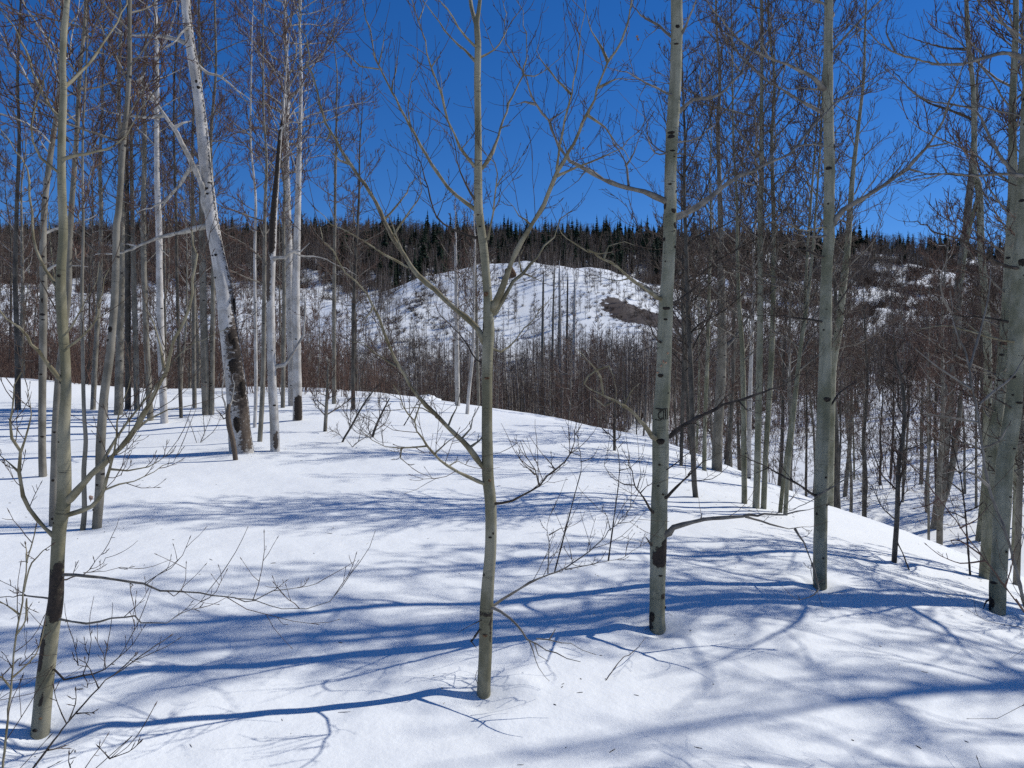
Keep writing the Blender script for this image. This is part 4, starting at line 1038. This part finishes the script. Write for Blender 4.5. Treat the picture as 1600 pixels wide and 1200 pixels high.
# two spreading trees with stout limbs for the place just out of view
for i in range(3):
    VAR.append(variant(340 + i, 11.5, .115, .24, 17, 3.3, 'bark_grey', 'limb_grey', 'twig', rl=.42, n1=6, n2=2))

def place_aspen(x, y, k, s, rz, label, group, tilt=(0, 0), name='aspen_tree'):
    o = link(name, None, loc=(x, y, float(ground_z(x, y)) - .05))
    o.rotation_euler = (tilt[0], tilt[1], rz)
    o.scale = (s, s, s)
    tag(o, label, 'tree', group)
    tm, cm = VAR[k]
    link('trunk', tm, o); tag(link('crown', cm, o), kind='stuff')
    return o

# trees just out of view on the right: their shadows lie across the lower half of the picture
for i, (x, y, k, s, lab) in enumerate([
    (5.6, 7.3, 10, 1.0, 'aspen past the right edge whose broad trunk shadow crosses the snow below the knotted trunk'),
    (7.6, 8.5, 1, 1.05, 'aspen past the right edge whose shadow lies just above the broad trunk shadow'),
    (8.0, 5.4, 11, 1.0, 'aspen past the right edge whose crown shadow mottles the lower right snow'),
    (8.6, 5.9, 10, 1.1, 'spreading aspen past the right edge shading the lower right corner'),
    (9.8, 7.6, 12, 1.1, 'tall aspen past the right edge whose twig shadows reach the middle trunk'),
    (10.5, 6.4, 10, 1.1, 'tall aspen far past the right edge shading the bottom of the picture'),
    (9.2, 6.9, 11, 1.1, 'spreading aspen past the right edge whose limb shadows web the bottom middle snow'),
    (8.4, 9.2, 8, 1.1, 'aspen past the right edge whose shadow passes behind the knotted trunk'),
    (11.5, 8.6, 2, 1.15, 'tall aspen past the right edge shading the snow by the lone trunk')]):
    place_aspen(x, y, k, s, i * 1.3, lab, None, (r_ := rng.normal(0, .02), rng.normal(0, .02)))

taken = [(o.location.x, o.location.y) for o in COL.objects if o.parent is None and o.type == 'EMPTY']
def free(x, y, d):
    return all((x - a) ** 2 + (y - b) ** 2 > d * d for a, b in taken[-900:])

WORDS = ('first second third fourth fifth sixth seventh eighth ninth tenth eleventh twelfth thirteenth fourteenth fifteenth sixteenth seventeenth '
         'eighteenth nineteenth twentieth').split()
def ordinal(n):
    return WORDS[n] if n < 20 else ('twenty-' if n < 39 else 'forty-' if n >= 40 else '') + WORDS[(n - 20) % 20] if n < 29 else '%dth' % (n + 1)
# columns of the picture one can find again
MARKS = [(-9999, 'picture edge'), (97, 'forked trunk'), (165, 'curving knotted aspen'), (250, 'tall grey-white aspen'), (345, 'leaning old aspen'), (425, 'burnt-top aspen'),
         (465, 'scorched-foot aspen'), (762, 'middle trunk'), (1035, 'carved trunk'), (1120, 'bent-armed aspen'), (1185, 'stem cluster'), (1290, 'lone trunk'), (1403, 'crooked sapling'), (1540, 'stout leaning trunk'), (9999, 'picture edge')]
def name_each(objs, head):
    """labels by the gap between landmarks and the order within it, from left to right"""
    gaps = {}
    for o in objs:
        px = 800 + F * o.location.x / o.location.y
        k = max(i for i, (c, _) in enumerate(MARKS[:-1]) if c <= px)
        gaps.setdefault(k, []).append((px, o))
    for k, lst in gaps.items():
        lst.sort(key=lambda q: q[0])
        for n, (px, o) in enumerate(lst):
            o['label'] = '%s, %s rightward from %s towards %s' % (head(o), ordinal(n), MARKS[k][1] if k else 'left edge', MARKS[k + 1][1] if k + 2 < len(MARKS) else 'right edge')

TONE = ['grey-barked', 'dark', 'grey-barked', 'grey-barked', 'greenish', 'dark']
def scatter(n, fx, kind, group, dmin, s0, s1, seed):
    r = np.random.default_rng(seed); c = 0; tries = 0; made = []
    while c < n and tries < 20000:
        tries += 1
        x, y = fx(r)
        if not free(x, y, dmin): continue
        taken.append((x, y))
        k = int(r.integers(0, 10))
        o = place_aspen(x, y, k, r.uniform(s0, s1), r.uniform(0, 6.28), '-', group, (r.normal(0, .03), r.normal(0, .03)))
        o['label'] = TONE[k % 6]
        made.append(o); c += 1
    name_each(made, lambda o: '%s %s' % (o['label'], kind))

def wedge(p0, p1, y0, y1, pw=1.0):
    """a place in the fan between two picture columns, y0..y1 metres off"""
    def f(r):
        y = y0 + (y1 - y0) * r.uniform(0, 1) ** pw
        return (r.uniform(p0, p1) - 800) / F * y, y
    return f
scatter(70, wedge(-120, 560, 27, 62), 'aspen in the left grove', 'aspens of the left grove', .9, .55, 1.0, 401)
scatter(52, wedge(560, 1010, 44, 95), 'aspen in the valley grove', 'aspens of the valley grove', 1.1, .55, .95, 402)
scatter(72, wedge(1010, 1700, 26, 85, .8), 'aspen beyond the gully', 'aspens across the gully', .9, .6, 1.0, 403)
scatter(36, wedge(1080, 1680, 17, 34), 'aspen on the gully sides', 'aspens on the gully sides', 1.0, .5, .85, 404)

# ------------------------------------------------------------------ far woods: masses nobody could count
def low_tree(seed, nb, H, rt):
    """a coarse bare tree for the far slopes"""
    r = np.random.default_rng(seed)
    tk, tb = Tubes(), Tubes()
    tk.add(np.array([[0, 0, -.5], [r.normal(0, .15), r.normal(0, .15), H * .5], [r.normal(0, .25), r.normal(0, .25), H]]), np.array([.13, .09, .02]), 4)
    for k in range(nb):
        f = r.uniform(.15, 1)
        a = r.uniform(0, 6.28); L = H * r.uniform(.10, .24) * (1.25 - .8 * f)
        p = np.array([0, 0, H * f * .98]); e = r.uniform(.0, 1.0)
        d = np.array([math.cos(a) * math.cos(e), math.sin(a) * math.cos(e), math.sin(e)])
        q = p + d * L * .6
        tb.add(np.array([p, q, q + (d + UP * .5) * L * .4]), np.array([rt, rt * .7, rt * .35]), 3)
        for j in range(4):
            w = p + d * L * r.uniform(.3, .9); g = side_dir(d, r, 25, 65) + UP * .4
            tb.add(np.array([w, w + g * L * r.uniform(.3, .6)]), np.array([rt * .7, rt * .35]), 3)
    v1, q1, _ = tk.arrays(); v2, q2, _ = tb.arrays()
    return np.vstack([v1, v2]), np.vstack([q1, q2 + len(v1)]), np.concatenate([np.zeros(len(q1)), np.ones(len(q2))])

def low_bush(seed, n, H, rt):
    r = np.random.default_rng(seed); tb = Tubes()
    for k in range(n):
        a = r.uniform(0, 6.28); e = r.uniform(.4, 1.4); L = H * r.uniform(.5, 1.1)
        p = np.array([r.normal(0, .25), r.normal(0, .25), -.15])
        d = np.array([math.cos(a) * math.cos(e), math.sin(a) * math.cos(e), math.sin(e)])
        tb.add(np.array([p, p + d * L * .55 + r.normal(0, .08, 3), p + d * L + UP * L * .12]), np.array([rt, rt * .8, rt * .3]), 3)
        for j in range(3):
            w = p + d * L * r.uniform(.3, .8); g = side_dir(d, r, 25, 60)
            tb.add(np.array([w, w + g * L * .4]), np.array([rt * .7, rt * .3]), 3)
    v, q, _ = tb.arrays()
    return v, q, np.ones(len(q))

def mass(name, label, protos, xy, scales, mats, seed, cat):
    """one object: points on the ground, each carrying a copy of one of the coarse plants"""
    r = np.random.default_rng(seed)
    col = bpy.data.collections.new(name + '_shapes')
    for k, (v, q, mi) in enumerate(protos):
        col.objects.link(bpy.data.objects.new('%s_shape_%02d' % (name, k), make_mesh(name + '_shape', v, q, mats, midx=mi)))
    n = len(xy)
    me = bpy.data.meshes.new(name)
    me.vertices.add(n)
    me.vertices.foreach_set('co', np.column_stack([xy, ground_z(xy[:, 0], xy[:, 1])]).astype(np.float32).ravel())
    for key, typ, arr in (('turn', 'FLOAT', r.uniform(0, 6.28, n)), ('size', 'FLOAT', scales), ('tilt', 'FLOAT', r.normal(0, .05, n)), ('pick', 'INT', r.integers(0, len(protos), n))):
        at = me.attributes.new(key, typ, 'POINT'); at.data.foreach_set('value', arr.astype(np.int32 if typ == 'INT' else np.float32))
    o = link(name, me)
    ng = bpy.data.node_groups.new(name + '_nodes', 'GeometryNodeTree')
    ng.interface.new_socket('Geometry', in_out='INPUT', socket_type='NodeSocketGeometry')
    ng.interface.new_socket('Geometry', in_out='OUTPUT', socket_type='NodeSocketGeometry')
    N, K = ng.nodes, ng.links
    gi, go = N.new('NodeGroupInput'), N.new('NodeGroupOutput')
    ci = N.new('GeometryNodeCollectionInfo'); ci.inputs['Collection'].default_value = col
    ci.inputs['Separate Children'].default_value = True; ci.inputs['Reset Children'].default_value = True
    ip = N.new('GeometryNodeInstanceOnPoints'); ip.inputs['Pick Instance'].default_value = True
    def attr(key, typ):
        a = N.new('GeometryNodeInputNamedAttribute'); a.data_type = typ; a.inputs['Name'].default_value = key
        return a.outputs[0]
    cx = N.new('ShaderNodeCombineXYZ')
    K.new(attr('tilt', 'FLOAT'), cx.inputs[0]); K.new(attr('turn', 'FLOAT'), cx.inputs[2])
    K.new(gi.outputs[0], ip.inputs['Points']); K.new(ci.outputs[0], ip.inputs['Instance'])
    K.new(attr('pick', 'INT'), ip.inputs['Instance Index'])
    K.new(cx.outputs[0], ip.inputs['Rotation']); K.new(attr('size', 'FLOAT'), ip.inputs['Scale'])
    K.new(ip.outputs[0], go.inputs[0])
    md = o.modifiers.new('scatter', 'NODES'); md.node_group = ng
    return tag(o, label, cat, kind='stuff')

r5 = np.random.default_rng(55)
def fan(n, p0, p1, y0, y1):
    y = np.sqrt(r5.uniform(y0 ** 2, y1 ** 2, n))
    return np.column_stack([(r5.uniform(p0, p1, n) - 800) / F * y, y])
def on_knoll(xy):
    x, y = xy[:, 0], xy[:, 1]
    return ((x - 8) / np.where(x < 8, 36, 44)) ** 2 + ((y - 222) / 48) ** 2
# valley bottom and lower slopes
a = np.concatenate([fan(3600, -150, 1080, 82, 172), fan(1500, 1080, 1750, 100, 172)])
b = fan(3000, -150, 1750, 165, 300); kb = on_knoll(b)
nb_ = noise2(b[:, 0], b[:, 1], 45, 77)
b = b[(kb > 1.25) & (nb_ > -.35)]
c = fan(9000, -200, 1800, 285, 425); nc = noise2(c[:, 0], c[:, 1], 60, 78)
c = c[(on_knoll(c) > 1.25) & ~((c[:, 0] > 40) & (nc < .15))]
kk = fan(620, 580, 1140, 168, 236); kk = kk[noise2(kk[:, 0], kk[:, 1], 22, 80) > -.45]
pts = np.concatenate([kk, b, c])
sc = np.concatenate([r5.uniform(.25, .6, len(kk)), r5.uniform(.35, .8, len(b)), r5.uniform(.55, 1.0, len(c))])
mass('aspen_woods', 'bare brown aspen woods on the hill across the valley', [low_tree(500 + i, 34, 11, .034) for i in range(6)], pts, sc, [M['wood_mass'], M['wood_twig']], 91, 'woods')
mass('valley_woods', 'bare pale-stemmed aspen woods crowding the valley floor behind the crest', [low_tree(540 + i, 17, 11, .028) for i in range(6)], a, np.clip(r5.uniform(.5, .9, len(a)) * (1.2 - .004 * (a[:, 1] - 82)), .3, 1), [M['valley_bark'], M['wood_twig']], 94, 'woods')
# scrub: brown oak brush, thick under the ridge, thin dots on the knoll
d = fan(4500, -250, 660, 275, 420); d = d[noise2(d[:, 0], d[:, 1], 40, 71) > -.5]
e = fan(4500, 1000, 1850, 230, 420); e = e[noise2(e[:, 0], e[:, 1], 34, 72) > .0]
f = fan(600, 560, 1180, 178, 250); f = f[noise2(f[:, 0], f[:, 1], 30, 73) > -.6]
g = fan(700, -200, 700, 150, 290); g = g[noise2(g[:, 0], g[:, 1], 30, 74) > .1]
h = fan(160, -150, 1750, 60, 150)
k = np.column_stack([r5.normal(41, 5, 60), r5.normal(211, 4, 60)])
pts = np.concatenate([d, e, f, g, h, k])
sc = np.concatenate([r5.uniform(.9, 1.9, len(d)), r5.uniform(.8, 1.8, len(e)), r5.uniform(.2, .55, len(f)), r5.uniform(.5, 1.3, len(g)), r5.uniform(.5, 1.2, len(h)), r5.uniform(.4, .8, len(k))])
mass('hill_brush', 'brown leafless brush scattered over the snowy hill across the valley', [low_bush(520 + i, 22, 2.4, .038) for i in range(5)], pts, sc, [M['brush_mass'], M['brush_mass']], 92, 'brush')

# leafless undergrowth between the trunks of the groves
def tall_brush(seed):
    r = np.random.default_rng(seed); tb = Tubes()
    for k in range(9):
        p = np.array([r.normal(0, .35), r.normal(0, .35), -.1]); H = r.uniform(1.4, 4.2)
        st = grow(p, np.array([r.normal(0, .22), r.normal(0, .22), 1]), H, 6, .3, .07, r)
        tb.add(st, np.linspace(.016, .004, 6), 4)
        for j in range(11):
            b_, t_ = at_frac(st, r.uniform(.15, .98))
            s1 = grow(b_, side_dir(t_, r, 25, 65), H * r.uniform(.1, .28), 4, .5, .14, r)
            tb.add(s1, np.linspace(.0075, .004, 4), 3)
            for m in range(3):
                b2, t2 = at_frac(s1, r.uniform(.2, .95))
                tb.add(grow(b2, side_dir(t2, r, 25, 65), H * r.uniform(.04, .12), 3, .4, .1, r), np.array([.005, .0045, .003]), 3)
    v, q, _ = tb.arrays()
    return v, q, np.ones(len(q))
u = np.concatenate([fan(210, -120, 600, 24, 60), fan(120, 560, 1000, 38, 80), fan(110, 1040, 1750, 30, 85)])
mass('undergrowth', 'leafless reddish brown undergrowth between the trunks of the groves', [tall_brush(560 + i) for i in range(5)], u, r5.uniform(.5, 1.15, len(u)), [M['twig_red'], M['twig_red']], 95, 'undergrowth')

# ------------------------------------------------------------------ spruces along the ridge
def spruce(seed, H, layers, per, w):
    r = np.random.default_rng(seed)
    V, T = [], []
    for L in range(layers):
        f = (L + .5) / layers
        z = H * (.08 + .90 * f)
        rad = w * (1 - f) ** .85 * r.uniform(.75, 1.15) + .10
        for k in range(per):
            a = 6.283 * (k + r.uniform(-.35, .35)) / per + L
            l = rad * r.uniform(.6, 1.15)
            t = np.array([math.cos(a), math.sin(a), 0]); s = np.array([-t[1], t[0], 0]); hw = l * .34
            z0 = z + r.uniform(-.25, .25)
            b = len(V)
            V += [np.array([0, 0, z0 + .35 * l]), t * l + UP * (z0 - l * .38), t * l * .55 + s * hw + UP * (z0 - l * .22), t * l * .55 - s * hw + UP * (z0 - l * .22), t * l * .5 + UP * (z0 + .10 * l), np.array([0, 0, z0 - .3])]
            T += [(b, b + 2, b + 4), (b + 4, b + 2, b + 1), (b, b + 4, b + 3), (b + 4, b + 1, b + 3), (b + 5, b + 1, b + 2), (b + 5, b + 3, b + 1)]
    b = len(V)
    for k in range(5):
        V.append(np.array([math.cos(k * 1.2566) * .16, math.sin(k * 1.2566) * .16, H * .9]))
    V.append(np.array([0, 0, H * 1.04]))
    T += [(b + k, b + (k + 1) % 5, b + 5) for k in range(5)]
    tb = Tubes(); tb.add(np.array([[0, 0, -.8], [0, 0, H * .5], [0, 0, H * .97]]), np.array([.2, .12, .03]), 6)
    tv, tq, tu = tb.arrays()
    return make_mesh('trunk', tv, tq, [M['spruce_bark']]), make_mesh('crown', np.array(V), np.array(T), [M['needles']], smooth=False)
SP = [spruce(600 + i, 10 + i % 3 * 2.5, 15, 9, 2.0 + .35 * (i % 3)) for i in range(6)]
def place_spruce(x, y, s, label, group):
    o = link('spruce_tree', None, loc=(x, y, float(ground_z(x, y))))
    q = s * r5.uniform(.85, 1.15)
    o.scale = (q * r5.uniform(.8, 1.1), q * r5.uniform(.8, 1.1), q); o.rotation_euler = (0, 0, r5.uniform(0, 6.28))
    tag(o, label, 'tree', group)
    t, c = SP[int(r5.integers(0, 6))]
    link('trunk', t, o); tag(link('crown', c, o), kind='stuff')
    return o
def spruces(n, p0, p1, y0, y1, s0, s1, label, group):
    c = fan(n, p0, p1, y0, y1)
    name_each([place_spruce(x, y, r5.uniform(s0, s1), '-', group) for x, y in c], lambda o: label)
spruces(140, -60, 1480, 396, 422, .45, 1.0, 'dark spruce on the skyline', 'spruces along the ridge top')
spruces(112, 520, 1240, 300, 400, .75, 1.35, 'dark spruce below the skyline', 'spruces below the ridge top')
spruces(26, 580, 745, 240, 300, .5, 1.0, 'dark spruce on snow by the knoll', 'spruces left of the knoll')
spruces(20, 1130, 1420, 330, 400, .6, .95, 'dark spruce among snow patches', 'spruces on the right hill')
for (px, D, s, lab) in ((668, 416, 1.25, 'tallest dark spruce standing above the skyline left of the middle trunk'),):
    place_spruce((px - 800) / F * D, D, s, lab, None)

# the rest of the spruces: a dark belt along the ridge
q = np.concatenate([fan(2700, -150, 1330, 372, 424), fan(250, 1330, 1750, 395, 424), fan(650, 540, 1180, 318, 385)])
nq = noise2(q[:, 0], q[:, 1], 50, 79)
q = q[(nq > -.65) & (on_knoll(q) > 1.25)]
def spruce_arrays(k):
    me = SP[k][1]
    v = np.empty(len(me.vertices) * 3, np.float32); me.vertices.foreach_get('co', v)
    f = np.empty(len(me.loops), np.int32); me.loops.foreach_get('vertex_index', f)
    f = f.reshape(-1, 3)
    return v.reshape(-1, 3), f, np.zeros(len(f))
mass('spruce_belt', 'dark belt of spruces along the far ridge', [spruce_arrays(k) for k in range(6)], q, r5.uniform(.3, .85, len(q)) * r5.uniform(.6, 1.2, len(q)), [M['needles'], M['needles']], 93, 'woods')

# bits of bark and twig that the trees have dropped on the snow
rl = np.random.default_rng(96); tb = Tubes()
feet = [(o.location.x, o.location.y) for o in COL.objects if o.type == 'EMPTY' and o.parent is None and 2 < o.location.y < 14 and abs(o.location.x) < 8]
for n in range(340):
    if n % 3:
        fx, fy = feet[int(rl.integers(0, len(feet)))]
        x_, y_ = fx + rl.normal(0, .35), fy + rl.normal(0, .35)
    else:
        y_ = rl.uniform(3, 13); x_ = rl.uniform(-.66, .66) * y_
    l_ = rl.uniform(.006, .03) if n % 4 else rl.uniform(.02, .06); an = rl.uniform(0, 6.28)
    e_ = [(x_ + math.cos(an) * l_ * t, y_ + math.sin(an) * l_ * t + .15 * l_ * math.sin(t * 5)) for t in (-.5, 0, .5)]
    tb.add(np.array([(a_, b_, float(ground_z(a_, b_)) + .002) for a_, b_ in e_]), np.array([.6, 1, .5]) * rl.uniform(.0012, .0032), 4)
tag(link('snow_litter', tb.mesh('snow_litter', M['limb_dark'])), 'specks of bark and twig fallen on the snow under the trees', 'litter', kind='stuff')

# snow-capped hump on the crest and the brown boulder on the knoll
def lump(name, label, c, ax, m, cat, seed):
    r = np.random.default_rng(seed)
    nu, nv = 22, 12
    th = np.linspace(0, np.pi, nv); ph = np.arange(nu) / nu * 2 * np.pi
    T, Pp = np.meshgrid(th, ph, indexing='ij')
    w = 1 + .12 * np.sin(3 * Pp + 4 * T + r.uniform(0, 6)) + .09 * np.sin(5 * Pp - 3 * T + r.uniform(0, 6)) + .05 * np.sin(9 * Pp + 7 * T)
    X = np.stack([np.sin(T) * np.cos(Pp) * ax[0] * w, np.sin(T) * np.sin(Pp) * ax[1] * w, np.cos(T) * ax[2] * w], -1).reshape(-1, 3)
    i = np.arange(nv - 1)[:, None]; j = np.arange(nu)[None]
    q = np.stack([i * nu + j, (i + 1) * nu + j, (i + 1) * nu + (j + 1) % nu, i * nu + (j + 1) % nu], -1).reshape(-1, 4)
    o = link(name, make_mesh(name, X, q, [m]), loc=c)
    return tag(o, label, cat)
x, y = (668 - 800) / F * 31.5, 31.5
lump('snow_mound', 'small round snow mound on the crest left of the middle trunk', (x, y, float(ground_z(x, y)) + .08), (.5, .45, .30), M['snow'], 'snow mound', 1)
y = 222; x = (797 - 800) / F * y
lump('boulder', 'brown boulder near the top of the bare snowy knoll', (x, y, float(ground_z(x, y)) + .8), (1.6, 1.5, 1.9), M['knot_brown'], 'boulder', 2)
